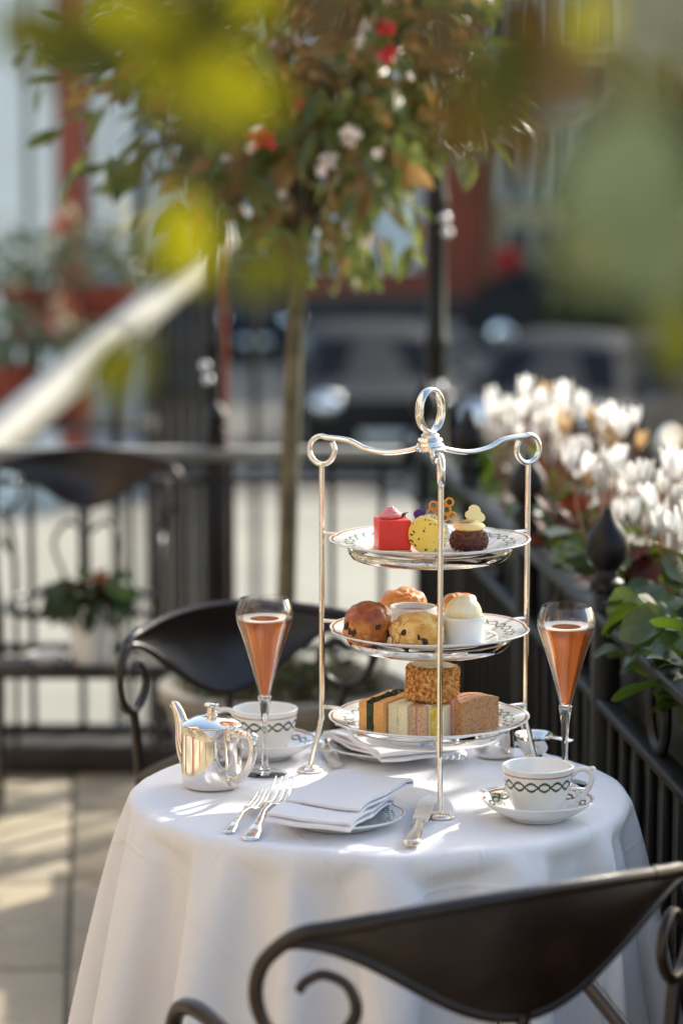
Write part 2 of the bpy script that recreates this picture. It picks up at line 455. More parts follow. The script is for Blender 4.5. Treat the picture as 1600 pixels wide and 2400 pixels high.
# two tall iron standards behind the rear railing
def standard(px, label, brown):
    p = D(px, 800, 6.62)
    t = thing('lamp_post', label, 'lamp post', (p.x, 6.76, 0))
    if brown: t.scale = (0.7, 0.7, 1)
    prof = [(0.0005, 0), (0.055, 0), (0.055, 0.12), (0.035, 0.16), (0.028, 0.7), (0.036, 0.72), (0.036, 0.76), (0.026, 0.78), (0.024, 1.02), (0.03, 1.03), (0.03, 1.05), (0.024, 1.06), (0.022, 1.36), (0.028, 1.37), (0.028, 1.40), (0.021, 1.42), (0.020, 2.6), (0.0005, 2.6)]
    obj('column', lathe(prof, 20), M['iron'], t)
    obj('collar', lathe([(0.019, 1.70), (0.03, 1.71), (0.03, 1.74), (0.019, 1.75)], 16), M['iron'], t)
    lan = obj('lantern', lathe([(0.05, 2.6), (0.09, 2.9), (0.10, 2.91), (0.04, 3.02), (0.0005, 3.06)], 6), M['iron'], t)
    for pxk, pyk in (((480, 858), (487, 890)) if brown else ((1030, 905), (1042, 512), (1048, 545))):
        q = D(pxk, pyk, 6.70); obj('glint_ball', ico(3, lambda v: v * 0.012), M['knob'], t, ((q.x - t.location.x) / t.scale[0], -0.05 / t.scale[1], q.z), (0, 0, 0), (1 / t.scale[0], 1 / t.scale[1], 1))  # small chrome balls added only to throw bright glints
    if brown:
        obj('downpipe', tube([(0.045, 0.02, 0.02), (0.045, 0.02, 2.6)], 0.012, 8), M['brick'], t)
    return t
standard(1026, 'tall black iron post at the corner of the two railings', False)
standard(489, 'tall black iron post with a rust brown pipe behind the rear railing', True)

# white rendered wall and dark timber screen just beyond the rear railing
s = thing('timber_screen', 'dark timber screen of upright boards beyond the rear railing', 'screen', (-0.76, 13.4, STREET + 0.12))
for k in range(6):
    obj('board', box(0.052, 0.03, 2.88 + 0.02 * (k % 2), 0.004, 1, (0, 0, 1.44)), M['dark_wood'], s, (-0.14 + k * 0.056, 0.01 * (k % 2), 0))
obj('cross_rail', box(0.36, 0.04, 0.07, 0.004, 1), M['dark_wood'], s, (0, -0.035, 2.2))

# sloping white handrail running up away from the terrace
a = D(-60, 1075, 6.95); b = D(600, 505, 12.6)
h = thing('sloping_handrail', 'thick white sloping handrail with a dark grey joint band', 'handrail', (a.x, a.y, 0))
va = Vector((0, 0, a.z)); vb = Vector((b.x - a.x, b.y - a.y, b.z)); dirv = (vb - va)
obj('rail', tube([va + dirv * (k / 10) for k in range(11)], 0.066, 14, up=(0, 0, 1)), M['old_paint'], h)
m_ = 0.335
obj('joint_band', tube([va + dirv * m_, va + dirv * (m_ + 0.022)], 0.069, 14), M['slate'], h)
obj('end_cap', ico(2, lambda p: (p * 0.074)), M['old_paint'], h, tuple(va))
for q in (0.03, 0.36, 0.72, 0.99):
    p = va + dirv * q
    obj('support_post', tube([(p.x, p.y, STREET + 0.12), (p.x, p.y, p.z - 0.03)], 0.02, 8), M['iron'], h)

# ---- houses across the street
def sash(parent, x, z, w, h, y=0, blind=0.0, frame='white_paint', arch=False):
    f = obj('window', boxes([(x - w / 2 - 0.08, x - w / 2, y - 0.10, y + 0.06, z - 0.1, z + h + 0.1), (x + w / 2, x + w / 2 + 0.08, y - 0.10, y + 0.06, z - 0.1, z + h + 0.1),
                             (x - w / 2, x + w / 2, y - 0.10, y + 0.06, z + h, z + h + 0.1), (x - w / 2, x + w / 2, y - 0.12, y + 0.06, z - 0.1, z),
                             (x - w / 2, x + w / 2, y - 0.06, y - 0.01, z + h / 2 - 0.03, z + h / 2 + 0.03), (x - 0.015, x + 0.015, y - 0.05, y - 0.01, z + 0.001, z + h - 0.001)]), M[frame], parent)
    obj('pane', boxes([(x - w / 2, x + w / 2, y - 0.005, y + 0.02, z, z + h)]), M['dark_glass'], f)
    if blind: obj('blind', boxes([(x - w / 2 + 0.01, x + w / 2 - 0.01, y - 0.03, y - 0.008, z + h * (1 - blind), z + h - 0.004)]), M['white_paint'], f)
    return f
HY = 54.0
def hx(px): return (px - 800) / FPX * HY
def house(name, label, px0, px1, wall, y=HY, height=12.6):
    t = thing(name, label, 'house', ((hx(px0) + hx(px1)) / 2, y, STREET + 0.13))
    w_ = hx(px1) - hx(px0)
    obj('wall', boxes([(-w_ / 2, w_ / 2, 0.02, 8, 0, height)]), M[wall], t)
    rf = obj('roof', mesh(*join(([(-w_ / 2 - .1, -0.2, height), (w_ / 2 + .1, -0.2, height), (w_ / 2 + .1, 4, height + 2.6), (-w_ / 2 - .1, 4, height + 2.6), (-w_ / 2 - .1, 8.2, height), (w_ / 2 + .1, 8.2, height)], [(0, 1, 2, 3), (3, 2, 5, 4), (0, 3, 4), (1, 5, 2), (0, 4, 5, 1)])), smooth=False), M['slate'], t)
    obj('chimney', boxes([(-0.5, 0.5, 3.6, 4.4, height + 1.8, height + 3.9)]), M['brick'], rf)
    return t, w_
# red brick house
t, w_ = house('brick_house', 'red brick town house with white sash windows across the street', 430, 1135, 'brick')
for row in (0.55, 3.35, 6.3, 9.3):
    for px, bl in ((560, 0), (745, 0.9 if row < 1 else 0.3), (925, 1.0)):
        sash(t, hx(px) - t.location.x, row + 0.5, 0.78, 1.5 if row < 1 else 1.9, 0.0, bl)
for z in (0.28, 3.12, 6.05): obj('string_course', boxes([(-w_ / 2, w_ / 2, -0.10, 0.018, z, z + 0.16)]), M['stone'], t)
obj('area_wall', boxes([(-w_ / 2, w_ / 2, -1.6, -1.4, 0, 0.5)]), M['dark_wood'], t)
# stone fronted house with bay and columns
t, w_ = house('stone_house', 'brown stone town house with a columned bay window across the street', 1140, 1420, 'brown_stone')
obj('bay', boxes([(-0.95, 0.95, -0.9, 0.018, 0, 4.0)]), M['sandy'], t)
obj('bay_cornice', boxes([(-1.05, 1.05, -1.05, 0.016, 4.0, 4.25)]), M['stone'], t)
for x in (-0.62, 0, 0.62):
    for z in (0.6, 2.35): sash(t, x, z, 0.42, 1.2, -0.96, 0, 'stone')
for k in range(5):
    obj('column', lathe([(0.0005, 0), (0.09, 0), (0.07, 0.08), (0.06, 1.5), (0.085, 1.58), (0.0005, 1.58)], 12), M['cream_render'], t, (-0.96 + k * 0.48, -1.15, 2.3))
for x in (-0.7, 0.7): sash(t, x, 5.2, 0.8, 1.8, 0.0, 0.3)
for x in (-0.7, 0.7): sash(t, x, 8.2, 0.8, 1.7, 0.0, 0.3)
# cream house at the right
t, w_ = house('cream_house', 'sandy rendered town house at the end of the row across the street', 1380, 3500, 'sandy')
for row in (0.8, 7.0, 10.1):
    for x in (-8, -6, -4, -2, 0, 2, 4, 6, 8): sash(t, x, row, 0.8, 1.9, 0.0, 0.2)
obj('string_course', boxes([(-w_ / 2, w_ / 2, -0.12, 0.018, 3.3, 3.5)]), M['white_paint'], t)
# white house at the left
t, w_ = house('white_house', 'white stucco town house beside the red brick house', -1900, 425, 'white_stucco')
for row in (0.8, 3.9, 7.0, 10.1):
    for x in (-8.4, -6.4, -4.4, -2.4, -0.4, 1.6, 3.6, 5.6, 7.6): sash(t, x, row, 0.9, 1.9, 0.0, 0.2)
obj('string_course', boxes([(-w_ / 2, w_ / 2, -0.12, 0.018, 3.3, 3.5)]), M['white_paint'], t)

# near porch at the left: white pilasters, brick pier, pale panelled door
PY = 26.0
def qx(px): return (px - 800) / FPX * PY
t = thing('entrance_porch', 'white pilastered entrance porch with a red brick pier at its side', 'porch', (qx(110), PY, STREET + 0.12))
ox = qx(110)
obj('pilaster', boxes([(qx(-90) - ox, qx(62) - ox, 0, 0.3, 0, 5.6)]), M['white_paint'], t)
obj('pilaster', boxes([(qx(82) - ox, qx(138) - ox, 0, 0.3, 0, 5.6)]), M['white_paint'], t)
obj('recess', boxes([(qx(62) - ox, qx(82) - ox, 0.12, 0.3, 0, 5.6)]), M['stone'], t)
obj('brick_pier', boxes([(qx(142) - ox, qx(206) - ox, -0.08, 0.4, 0, 5.6)]), M['brick'], t)
dr = obj('door', boxes([(qx(208) - ox, qx(330) - ox, 0.05, 0.2, 0, 5.6)]), M['white_render'], t)
obj('door_panel', boxes([(qx(225) - ox, qx(262) - ox, 0.02, 0.052, 2.3, 4.6)]), M['white_paint'], dr)
obj('door_panel', boxes([(qx(278) - ox, qx(312) - ox, 0.02, 0.052, 2.3, 4.6)]), M['white_paint'], dr)
obj('jamb', boxes([(qx(330) - ox, qx(352) - ox, -0.02, 0.3, 0, 5.6)]), M['dark_wood'], t)
obj('entablature', boxes([(qx(-120) - ox, qx(360) - ox, -0.15, 0.5, 5.6, 6.1)]), M['white_paint'], t)

# the hotel's own front along the left of the terrace (out of frame, seen in the silver)
t = thing('hotel_building', 'cream rendered hotel front with brick piers along the terrace', 'building', (-2.9, 2.0, 0))
obj('wall', boxes([(-0.6, 0, -6, 4.4, -2, 7)]), M['cream_render'], t)
for y in (-4.2, -2.2, -0.2, 1.8, 3.4):
    f = obj('window', boxes([(0.003, 0.09, y - 0.5, y - 0.42, 0.3, 2.5), (0.003, 0.09, y + 0.42, y + 0.5, 0.3, 2.5), (0.003, 0.09, y - 0.42, y + 0.42, 2.42, 2.5), (0.003, 0.1, y - 0.42, y + 0.42, 0.3, 0.38), (0.003, 0.05, y - 0.02, y + 0.02, 0.38, 2.42)]), M['white_paint'], t)
    obj('pane', boxes([(0.003, 0.02, y - 0.42, y - 0.02, 0.38, 2.42), (0.003, 0.02, y + 0.02, y + 0.42, 0.38, 2.42)]), M['dark_glass'], f)
    obj('brick_pier', boxes([(0.002, 0.14, y + 0.62, y + 0.95, -2, 6.9)]), M['brick'], t)
t = thing('unseen_hotel_wing', 'unseen pale hotel wing with white windows, added to block low sky light', 'building', (-0.6, -3.0, 0))  # wall added behind the camera to cut flat frontal sky light
obj('wall', boxes([(-2.3, 3.2, -0.6, 0, -2, 4.6)]), M['white_render'], t)
for x in (-1.5, 0.2, 1.9):
    f = obj('window', boxes([(x - 0.5, x - 0.42, 0.003, 0.09, 0.3, 2.6), (x + 0.42, x + 0.5, 0.003, 0.09, 0.3, 2.6), (x - 0.42, x + 0.42, 0.003, 0.09, 2.52, 2.6), (x - 0.42, x + 0.42, 0.003, 0.1, 0.3, 0.38), (x - 0.02, x + 0.02, 0.003, 0.05, 0.38, 2.52)]), M['white_paint'], t)
    obj('pane', boxes([(x - 0.42, x - 0.02, 0.003, 0.02, 0.38, 2.52), (x + 0.02, x + 0.42, 0.003, 0.02, 0.38, 2.52)]), M['dark_glass'], f)

# ---- cars parked in the street
def car(label, loc, rz, paint, group='cars parked in the street'):
    t = thing('parked_car', label, 'car', loc, rz, group)
    hw = 0.86
    prof = [(-2.05, 0.30), (-2.10, 0.55), (-2.05, 0.80), (-1.20, 0.93), (-0.55, 1.38), (-0.30, 1.45), (0.85, 1.46), (1.30, 1.36), (1.85, 0.98), (2.05, 0.92), (2.10, 0.55), (2.05, 0.30)]
    V = []; F = []; L = 9
    for k in range(L):
        u = -1 + 2 * k / (L - 1)
        for (y, z) in prof:
            tw = 1.0 - 0.22 * max(0.0, (z - 0.93) / 0.52)
            e = 1 - 0.06 * abs(u) ** 3
            V.append((u * hw * tw, y * e, z - 0.05 * abs(u) ** 4 * (1 if z > 0.5 else 0)))
    m = len(prof)
    for k in range(L - 1):
        for i in range(m - 1): F.append((k * m + i, k * m + i + 1, (k + 1) * m + i + 1, (k + 1) * m + i))
        F.append((k * m + m - 1, k * m, (k + 1) * m, (k + 1) * m + m - 1))
    F.append(tuple(range(m))); F.append(tuple((L - 1) * m + i for i in reversed(range(m))))
    me = mesh(V, F, angle=32)
    obj('body', me, paint, t)
    def quad(pts, nm, mat):
        c = sum((Vector(p) for p in pts), Vector()) / len(pts)
        nrm = (Vector(pts[1]) - Vector(pts[0])).cross(Vector(pts[2]) - Vector(pts[0])).normalized()
        if nrm.dot(c - Vector((0, 0, 0.9))) < 0: nrm = -nrm
        V_ = [Vector(p) + nrm * 0.012 for p in pts] + [Vector(p) - nrm * 0.03 for p in pts]; k = len(pts)
        F_ = [tuple(range(k)), tuple(range(2 * k - 1, k - 1, -1))] + [(i, (i + 1) % k, k + (i + 1) % k, k + i) for i in range(k)]
        return obj(nm, mesh(V_, F_, smooth=False), mat, t)
    g = M['car_glass']
    quad([(-0.72, -1.14, 0.95), (0.72, -1.14, 0.95), (0.60, -0.60, 1.33), (-0.60, -0.60, 1.33)], 'windscreen', g)
    quad([(-0.72, 1.80, 1.01), (0.72, 1.80, 1.01), (0.60, 1.36, 1.31), (-0.60, 1.36, 1.31)], 'rear_window', g)
    for sx in (-1, 1):
        quad([(sx * 0.80, -0.95, 0.98), (sx * 0.80, 1.5, 1.0), (sx * 0.69, 1.15, 1.34), (sx * 0.69, -0.45, 1.34)], 'side_window', g)
        hl = obj('headlight', ico(3, lambda p: (p.x * 0.17, p.y * 0.11, p.z * 0.14)), M['chrome'], t, (sx * 0.60, -1.98, 0.72))
        obj('tail_light', ico(2, lambda p: (p.x * 0.12, p.y * 0.05, p.z * 0.1)), M['red_light'], t, (sx * 0.66, 2.0, 0.78))
        for y in (-1.32, 1.32):
            wv = obj('wheel', lathe([(0.0005, -0.1), (0.24, -0.1), (0.31, -0.08), (0.32, 0), (0.31, 0.08), (0.24, 0.1), (0.0005, 0.1)], 20), M['tyre'], t, (sx * 0.76, y, 0.32), (0, PI / 2, 0))
            obj('rim', lathe([(0.0005, 0.105 * sx), (0.05, 0.11 * sx), (0.19, 0.10 * sx), (0.21, 0.085 * sx)], 16), M['chrome'], wv)
        obj('mirror', box(0.16, 0.1, 0.12, 0.03, 2), paint, t, (sx * 0.92, -0.72, 1.0))
    obj('grille', box(0.9, 0.04, 0.16, 0.02, 1), M['tyre'], t, (0, -2.06, 0.52))
    obj('bumper', box(1.5, 0.12, 0.14, 0.04, 2), paint, t, (0, -2.03, 0.36))
    obj('number_plate', box(0.5, 0.02, 0.11, 0.004, 1), M['white_paint'], t, (0, -2.10, 0.38))
    return t
def paint(name, c, r=0.3):
    n = NT(name); n.set(color=c, rough=0.5, metal=0.0, spec=0.2); return n.m
M['car_glass'] = two('car_glass', S(20, 19, 18), S(34, 32, 30), 1, 0.08, 0, spec=0.15)
n = NT('chrome'); n.set(color=(0.92, 0.92, 0.92, 1), metal=1.0, rough=0.06); M['chrome'] = n.m
n = NT('red_light'); n.set(color=S(150, 20, 16), rough=0.2); M['red_light'] = n.m
M['tyre'] = two('tyre', S(22, 22, 22), S(34, 34, 34), 8, 0.8)
P_sil, P_dk, P_blue = paint('paint_silver', S(32, 29, 27)), paint('paint_dark', S(26, 25, 25)), paint('paint_blue', S(22, 32, 48))
P_red = paint('paint_red', S(176, 34, 26)); P_white = paint('paint_white', S(206, 206, 204))
def cz(px, d): return ((px - 800) / FPX * d, d, STREET)
car('grey car facing the terrace, parked beyond the tree trunk', cz(862, 31.5), R(4), P_sil)
car('dark car parked behind the white cyclamen flowers', cz(1330, 30.0), R(-14), P_dk)
car('black car parked beside the dark hedge', cz(1560, 30.5), R(-38), P_dk)
car('dark blue car parked end-on in front of the red brick house', cz(575, 46), R(6), P_blue)
car('charcoal car parked in front of the brown stone house', cz(1360, 47), R(84), paint('paint_charcoal', S(40, 35, 32)))
# red letter box on the far pavement
p = cz(1188, 54)
t = thing('red_post_box', 'small red pillar shaped box on the far pavement', 'post box', ((1188 - 800) / FPX * 50, 50, STREET + 0.13))
obj('body', lathe([(0.0005, 0), (0.27, 0), (0.27, 0.15), (0.235, 0.18), (0.235, 1.35), (0.0005, 1.35)], 20), P_red, t)
obj('cap', lathe([(0.0005, 1.35), (0.29, 1.352), (0.29, 1.42), (0.2, 1.5), (0.0005, 1.54)], 20), P_red, t)
obj('slot', boxes([(-0.12, 0.12, -0.25, -0.2, 1.18, 1.22)]), M['tyre'], t)
# ---------------------------------------------------------------- chairs
def make_chair(label, loc, rz):
    t = thing('garden_chair', label, 'chair', loc, rz, 'wrought iron chairs on the terrace')
    W = 0.250; YB = -0.20
    def xy(tt): return W * tt, YB + 0.075 * tt * tt
    n = 40; V = []; F = []; K = 7
    def top(tt): return 0.795 - 0.030 * tt * tt
    def th(tt): return 0.006 + 0.129 * (0.5 + 0.5 * math.cos(PI * tt)) ** 0.85
    for side in (0, 1):
        for i in range(n + 1):
            tt = -1 + 2 * i / n; x, y = xy(tt); nx, ny = -0.15 * tt * W / W, 1.0
            for k in range(K):
                s = k / (K - 1); z = top(tt) - th(tt) * s
                dish = 0.010 * math.sin(PI * s) * (th(tt) / 0.13)
                off = (0.0035 if side else -0.0035)
                V.append((x, y - 0.02 * (z - 0.7) / 0.1 - dish + off, z))
    A = (n + 1) * K
    idx = lambda s, i, k: s * A + i * K + k
    for i in range(n):
        for k in range(K - 1):
            F.append((idx(0, i, k), idx(0, i, k + 1), idx(0, i + 1, k + 1), idx(0, i + 1, k)))
            F.append((idx(1, i, k), idx(1, i + 1, k), idx(1, i + 1, k + 1), idx(1, i, k + 1)))
    for i in range(n):
        for k in (0, K - 1): F.append((idx(0, i, k), idx(0, i + 1, k), idx(1, i + 1, k), idx(1, i, k)))
    for i in (0, n):
        for k in range(K - 1): F.append((idx(0, i, k), idx(1, i, k), idx(1, i, k + 1), idx(0, i, k + 1)))
    obj('back_panel', mesh(V, F, angle=60), M['chair'], t)
    # rolled edge bars along the panel
    e1 = [(xy(-1 + 2 * i / 30)[0], xy(-1 + 2 * i / 30)[1] - 0.02 * (top(-1 + 2 * i / 30) - 0.7) / 0.1, top(-1 + 2 * i / 30)) for i in range(31)]
    e2 = [(x, xy(x / W)[1] - 0.02 * (z - th(x / W) - 0.7) / 0.1, z - th(x / W)) for (x, _, z) in e1]
    obj('top_edge', tube(e1[1:-1], 0.0080, 8), M['chair'], t); obj('lower_edge', tube(e2, 0.0065, 8), M['chair'], t)
    for s in (-1, 1):
        ye = YB + 0.075 - 0.012
        ex, ey = math.cos(R(33)), math.sin(R(33))
        sc = [(-0.030, .763), (-0.010, .760), (0.008, .748), (0.020, .726), (0.021, .700), (0.010, .674), (-0.012, .658), (-0.038, .655), (-0.062, .668), (-0.076, .692), (-0.068, .718), (-0.045, .729), (-0.027, .722), (-0.020, .712)]
        P_ = spline([(s * e1[q][0], e1[q][1], e1[q][2]) for q in (25, 27, 29)] + [(s * (W + a_ * ex), ye + a_ * ey, z) for a_, z in sc[2:]], 6); n_ = len(P_)
        obj('scroll', tube(P_, [0.0088 - 0.0038 * i / n_ for i in range(n_)], 10), M['chair'], t)
        lb = (s * (W - 0.030 * ex), ye - 0.030 * ey)
        obj('back_leg', tube(spline([(lb[0], lb[1], 0.656), (s * 0.207, lb[1] - 0.012, 0.56), (s * 0.203, lb[1] - 0.012, 0.42), (s * 0.206, lb[1] - 0.03, 0.2), (s * 0.215, lb[1] - 0.055, 0.0)], 6), 0.0085, 10), M['chair'], t)
        obj('arm', tube(spline([(s * 0.206, lb[1] - 0.010, 0.545), (s * 0.216, -0.05, 0.590), (s * 0.222, 0.04, 0.622), (s * 0.222, 0.105, 0.625), (s * 0.220, 0.142, 0.595), (s * 0.215, 0.150, 0.52), (s * 0.205, 0.148, 0.452)], 6), 0.0095, 10), M['chair'], t)
        obj('front_leg', tube(spline([(s * 0.205, 0.155, 0.452), (s * 0.205, 0.158, 0.25), (s * 0.212, 0.170, 0.0)], 6), 0.0095, 10), M['chair'], t)
        obj('back_curl', tube(spline([(s * 0.006, -0.192, 0.60), (s * 0.05, -0.188, 0.622), (s * 0.085, -0.184, 0.60), (s * 0.095, -0.182, 0.56), (s * 0.07, -0.182, 0.50), (s * 0.06, -0.18, 0.452)], 6), 0.006, 8), M['chair'], t)
    obj('back_stile', tube([(0, -0.196, 0.665), (0, -0.190, 0.60), (0, -0.18, 0.452)], 0.0075, 8), M['chair'], t)
    sq = [(0.2 * math.copysign(abs(math.cos(a)) ** 0.6, math.cos(a)), -0.01 + 0.17 * math.copysign(abs(math.sin(a)) ** 0.6, math.sin(a)), 0.452) for a in [2 * PI * k / 40 for k in range(40)]]
    obj('seat_frame', tube(sq, 0.010, 8, closed=True), M['chair'], t)
    for k in range(7):
        x = -0.15 + k * 0.05
        obj('seat_rod', tube([(x, -0.172, 0.455), (x, -0.01, 0.449), (x, 0.153, 0.455)], 0.004, 6), M['chair'], t)
    return t
ch1 = make_chair('dark bronze scroll-backed iron chair drawn up at the front of the table', (0.082, 2.820, 0), R(31))
def chair_copy(label, loc, rz):
    c = dup(ch1); c['label'] = label; c.scale = (0.86, 1, 1); c.location = loc; c.rotation_euler = (0, 0, rz); return c
chair_copy('scroll-backed iron chair behind the table, in front of the stone planter', (-0.078, 4.144, 0), R(212))
chair_copy('scroll-backed iron chair far off against the rear railing', (-0.61, 6.36, 0), R(181))

# ---------------------------------------------------------------- table and cloth
TX, TY, TZ, TR = 0.0475, 3.374, 0.72, 0.319
t = thing('round_table', 'round pedestal table hidden under the white tablecloth', 'table', (TX, TY, 0))
obj('table_top', lathe([(0.0005, 0.695), (0.302, 0.695), (0.306, 0.70), (0.306, 0.710), (0.302, 0.7145), (0.0005, 0.7145)], 64), M['dark_wood'], t)
obj('pedestal', lathe([(0.0005, 0.03), (0.05, 0.03), (0.03, 0.10), (0.028, 0.60), (0.06, 0.69), (0.0005, 0.694)], 24), M['iron'], t)
obj('base', lathe([(0.0005, 0), (0.2, 0), (0.2, 0.012), (0.06, 0.03), (0.0005, 0.035)], 32), M['iron'], t)

def make_cloth(N=104, side=1.40, rot=0.35, frames=84):
    # a square of linen is dropped over the table and left to settle
    r0 = TR - 0.004
    V = []; F = []; c, sn = math.cos(rot), math.sin(rot)
    for i in range(N):
        for j in range(N):
            x, y = -side / 2 + side * i / (N - 1), -side / 2 + side * j / (N - 1)
            X_, Y_ = x * c - y * sn, x * sn + y * c
            o_ = max(0, math.hypot(X_, Y_) - r0); th = math.atan2(Y_, X_)
            V.append((X_, Y_, TZ - o_ * 0.12 * (1 + 0.5 * math.cos(7 * th + 0.5) + 0.4 * math.cos(11 * th + 2))))
    for i in range(N - 1):
        for j in range(N - 1): F.append((i * N + j, (i + 1) * N + j, (i + 1) * N + j + 1, i * N + j + 1))
    me = bpy.data.meshes.new('cloth_start'); me.from_pydata(V, [], F)
    o = bpy.data.objects.new('cloth_start', me); COL.objects.link(o)
    o.vertex_groups.new(name='pin').add([k for k, v in enumerate(V) if math.hypot(v[0], v[1]) < r0 - 0.012], 1.0, 'REPLACE')
    m = o.modifiers.new('cloth', 'CLOTH'); st = m.settings
    st.quality = 6; st.mass = 0.3; st.tension_stiffness = 30; st.compression_stiffness = 30; st.shear_stiffness = 12; st.bending_stiffness = 11
    st.tension_damping = 8; st.compression_damping = 8; st.shear_damping = 8; st.bending_damping = 0.5; st.air_damping = 2.0
    st.vertex_group_mass = 'pin'; st.pin_stiffness = 1
    m.collision_settings.use_collision = True; m.collision_settings.distance_min = 0.004; m.collision_settings.collision_quality = 3
    K = 72; prof = [(0.001, 0.02), (r0 + 0.02, 0.02), (r0 - 0.026, TZ - 0.12), (r0 - 0.024, TZ - 0.035), (r0 - 0.004, TZ - 0.012), (r0 - 0.008, TZ - 0.006), (0.001, TZ - 0.0055)]
    tv = [(r * math.cos(2 * PI * k / K), r * math.sin(2 * PI * k / K), z) for k in range(K) for r, z in prof]; n_ = len(prof)
    tf = [(k * n_ + q, ((k + 1) % K) * n_ + q, ((k + 1) % K) * n_ + q + 1, k * n_ + q + 1) for k in range(K) for q in range(n_ - 1)]
    tm_ = bpy.data.meshes.new('form'); tm_.from_pydata(tv, [], tf); tb = bpy.data.objects.new('form', tm_); COL.objects.link(tb)
    tb.modifiers.new('collision', 'COLLISION'); tb.collision.thickness_outer = 0.003; tb.collision.cloth_friction = 20
    m.point_cache.frame_start = 1; m.point_cache.frame_end = frames + 5
    for f in range(1, frames + 1): scene.frame_set(f)
    ev = o.evaluated_get(bpy.context.evaluated_depsgraph_get())
    co_ = [v.co.copy() for v in ev.data.vertices]
    scene.frame_set(1)
    bpy.data.objects.remove(o); bpy.data.objects.remove(tb)
    return mesh(co_, F, [(i / (N - 1), j / (N - 1)) for i in range(N) for j in range(N)], angle=None)
co = obj('tablecloth', make_cloth(), M['linen'], None, (TX, TY, 0))
sb = co.modifiers.new('smooth', 'SUBSURF'); sb.levels = 1; sb.render_levels = 1
tag(co, 'white linen tablecloth hanging in soft folds over the round table', 'tablecloth')

# ---------------------------------------------------------------- three-tier stand
def scallop(R0, a=0.035, lobes=6, ph=0.3, zw=0.0):
    def f(th, r, z):
        w = min(1.0, (r / R0)) ** 5
        c = abs(math.cos(lobes / 2 * (th + ph))) ** 0.55
        rip = 0.25 * math.cos(lobes * 3 * (th + ph))
        k = a * (c - 0.75 + 0.12 * rip)
        return r * (1 + k * w), z + zw * w * (c - 0.7)
    return f
SX, SY = 0.111, 3.402
BZ = (0.0905, 0.2035, 0.3175)              # rim heights over the table top
def make_stand():
    t = thing('cake_stand', 'tall three-tier silver cake stand with a ring handle on the tea table', 'cake stand', (SX, SY, TZ + 0.0012))
    RR = 0.153
    for k in range(3):
        a = R(-87 + 120 * k); c, s = math.cos(a), math.sin(a)
        P = lambda r, z: (r * c, r * s, z)
        rod = obj('rod', tube(spline([P(0.170, 0.006), P(0.167, 0.018), P(0.160, 0.045), P(RR + 0.002, 0.066), P(RR, 0.09), P(RR, 0.25), P(RR, 0.403)], 8), 0.0034, 12), M['silver_warm'], t)
        obj('foot', lathe([(0.0005, 0), (0.0165, 0), (0.0165, 0.0015), (0.0145, 0.003), (0.012, 0.0035), (0.0115, 0.005), (0.009, 0.006), (0.0055, 0.0075), (0.0005, 0.0078)], 28), M['silver_warm'], rod, P(0.170, 0))
        cr, czr, rl = RR - 0.0005, 0.4205, 0.0180
        loop = [(0.010, 0.433), (0.030, 0.4265), (0.060, 0.422), (0.090, 0.4255), (0.115, 0.435)]
        for q in range(0, 15):
            an = R(112 - q * 23.5); loop.append((cr + rl * math.cos(an), czr + rl * math.sin(an)))
        obj('arm', tube(spline([P(r, z) for r, z in loop], 5), 0.0036, 12), M['silver'], t)
        for bz in BZ:
            obj('bracket', tube(spline([P(RR, bz - 0.004), P(0.125, bz - 0.004), P(0.108, bz - 0.010), P(0.101, bz - 0.019)], 5), 0.0026, 8), M['silver_warm'], rod)
    for bz in BZ:
        obj('support_ring', lathe([(0.100, bz - 0.0135), (0.1035, bz - 0.0145), (0.1025, bz - 0.0185), (0.0985, bz - 0.0245), (0.0945, bz - 0.0265), (0.090, bz - 0.0265), (0.089, bz - 0.0245), (0.094, bz - 0.0225), (0.099, bz - 0.0155), (0.100, bz - 0.0135)], 72), M['silver'], t)
    hd = obj('collar', lathe([(0.0005, 0.4195), (0.012, 0.420), (0.0195, 0.4225), (0.0195, 0.425), (0.0165, 0.427), (0.0175, 0.429), (0.0165, 0.432), (0.0135, 0.433), (0.016, 0.4355), (0.0145, 0.4385), (0.011, 0.4395), (0.012, 0.442), (0.009, 0.4445), (0.0005, 0.446)], 36), M['silver'], t, (0, 0, 0.0055))
    ring = [(0.0215 * math.cos(2 * PI * k / 48), 0, 0.4715 + 0.0265 * math.sin(2 * PI * k / 48)) for k in range(48)]
    obj('ring_handle', tube(ring, 0.0034, 12, closed=True, flat=1.9), M['silver'], t, (0, 0, 0.0065), (0, 0, R(48)))
    return t
make_stand()

def plate_mesh(Rp, h=0.016, well=0.66, a=0.03, lobes=6, seg=144, zw=0.0015, foot=0.55):
    th = 0.0032
    pr = [(0.0005, 0.0035, 0.0), (Rp * well * 0.9, 0.0035, well * 0.9), (Rp * well, 0.0048, well), (Rp * (well + 0.05), 0.0085, well + 0.05), (Rp * 0.80, 0.0105, 0.80), (Rp * 0.90, h - 0.0025, 0.90), (Rp * 0.97, h - 0.0005, 0.97), (Rp * 0.995, h, 0.995), (Rp, h - 0.001, 1.02), (Rp * 0.99, h - 0.0025, 1.2),
          (Rp * 0.9, h - 0.0058, 1.5), (Rp * 0.78, 0.0062, 1.5), (Rp * (well + 0.03), 0.0035, 1.5), (Rp * foot * 1.12, 0.0012, 1.5), (Rp * foot * 1.1, 0.0, 1.5), (Rp * foot * 1.04, 0.0, 1.5), (Rp * foot, 0.0008, 1.5), (0.0005, 0.0008, 1.5)]
    return lathe(pr, seg, scallop(Rp, a, lobes, 0.3, zw))
pm = plate_mesh(0.127)
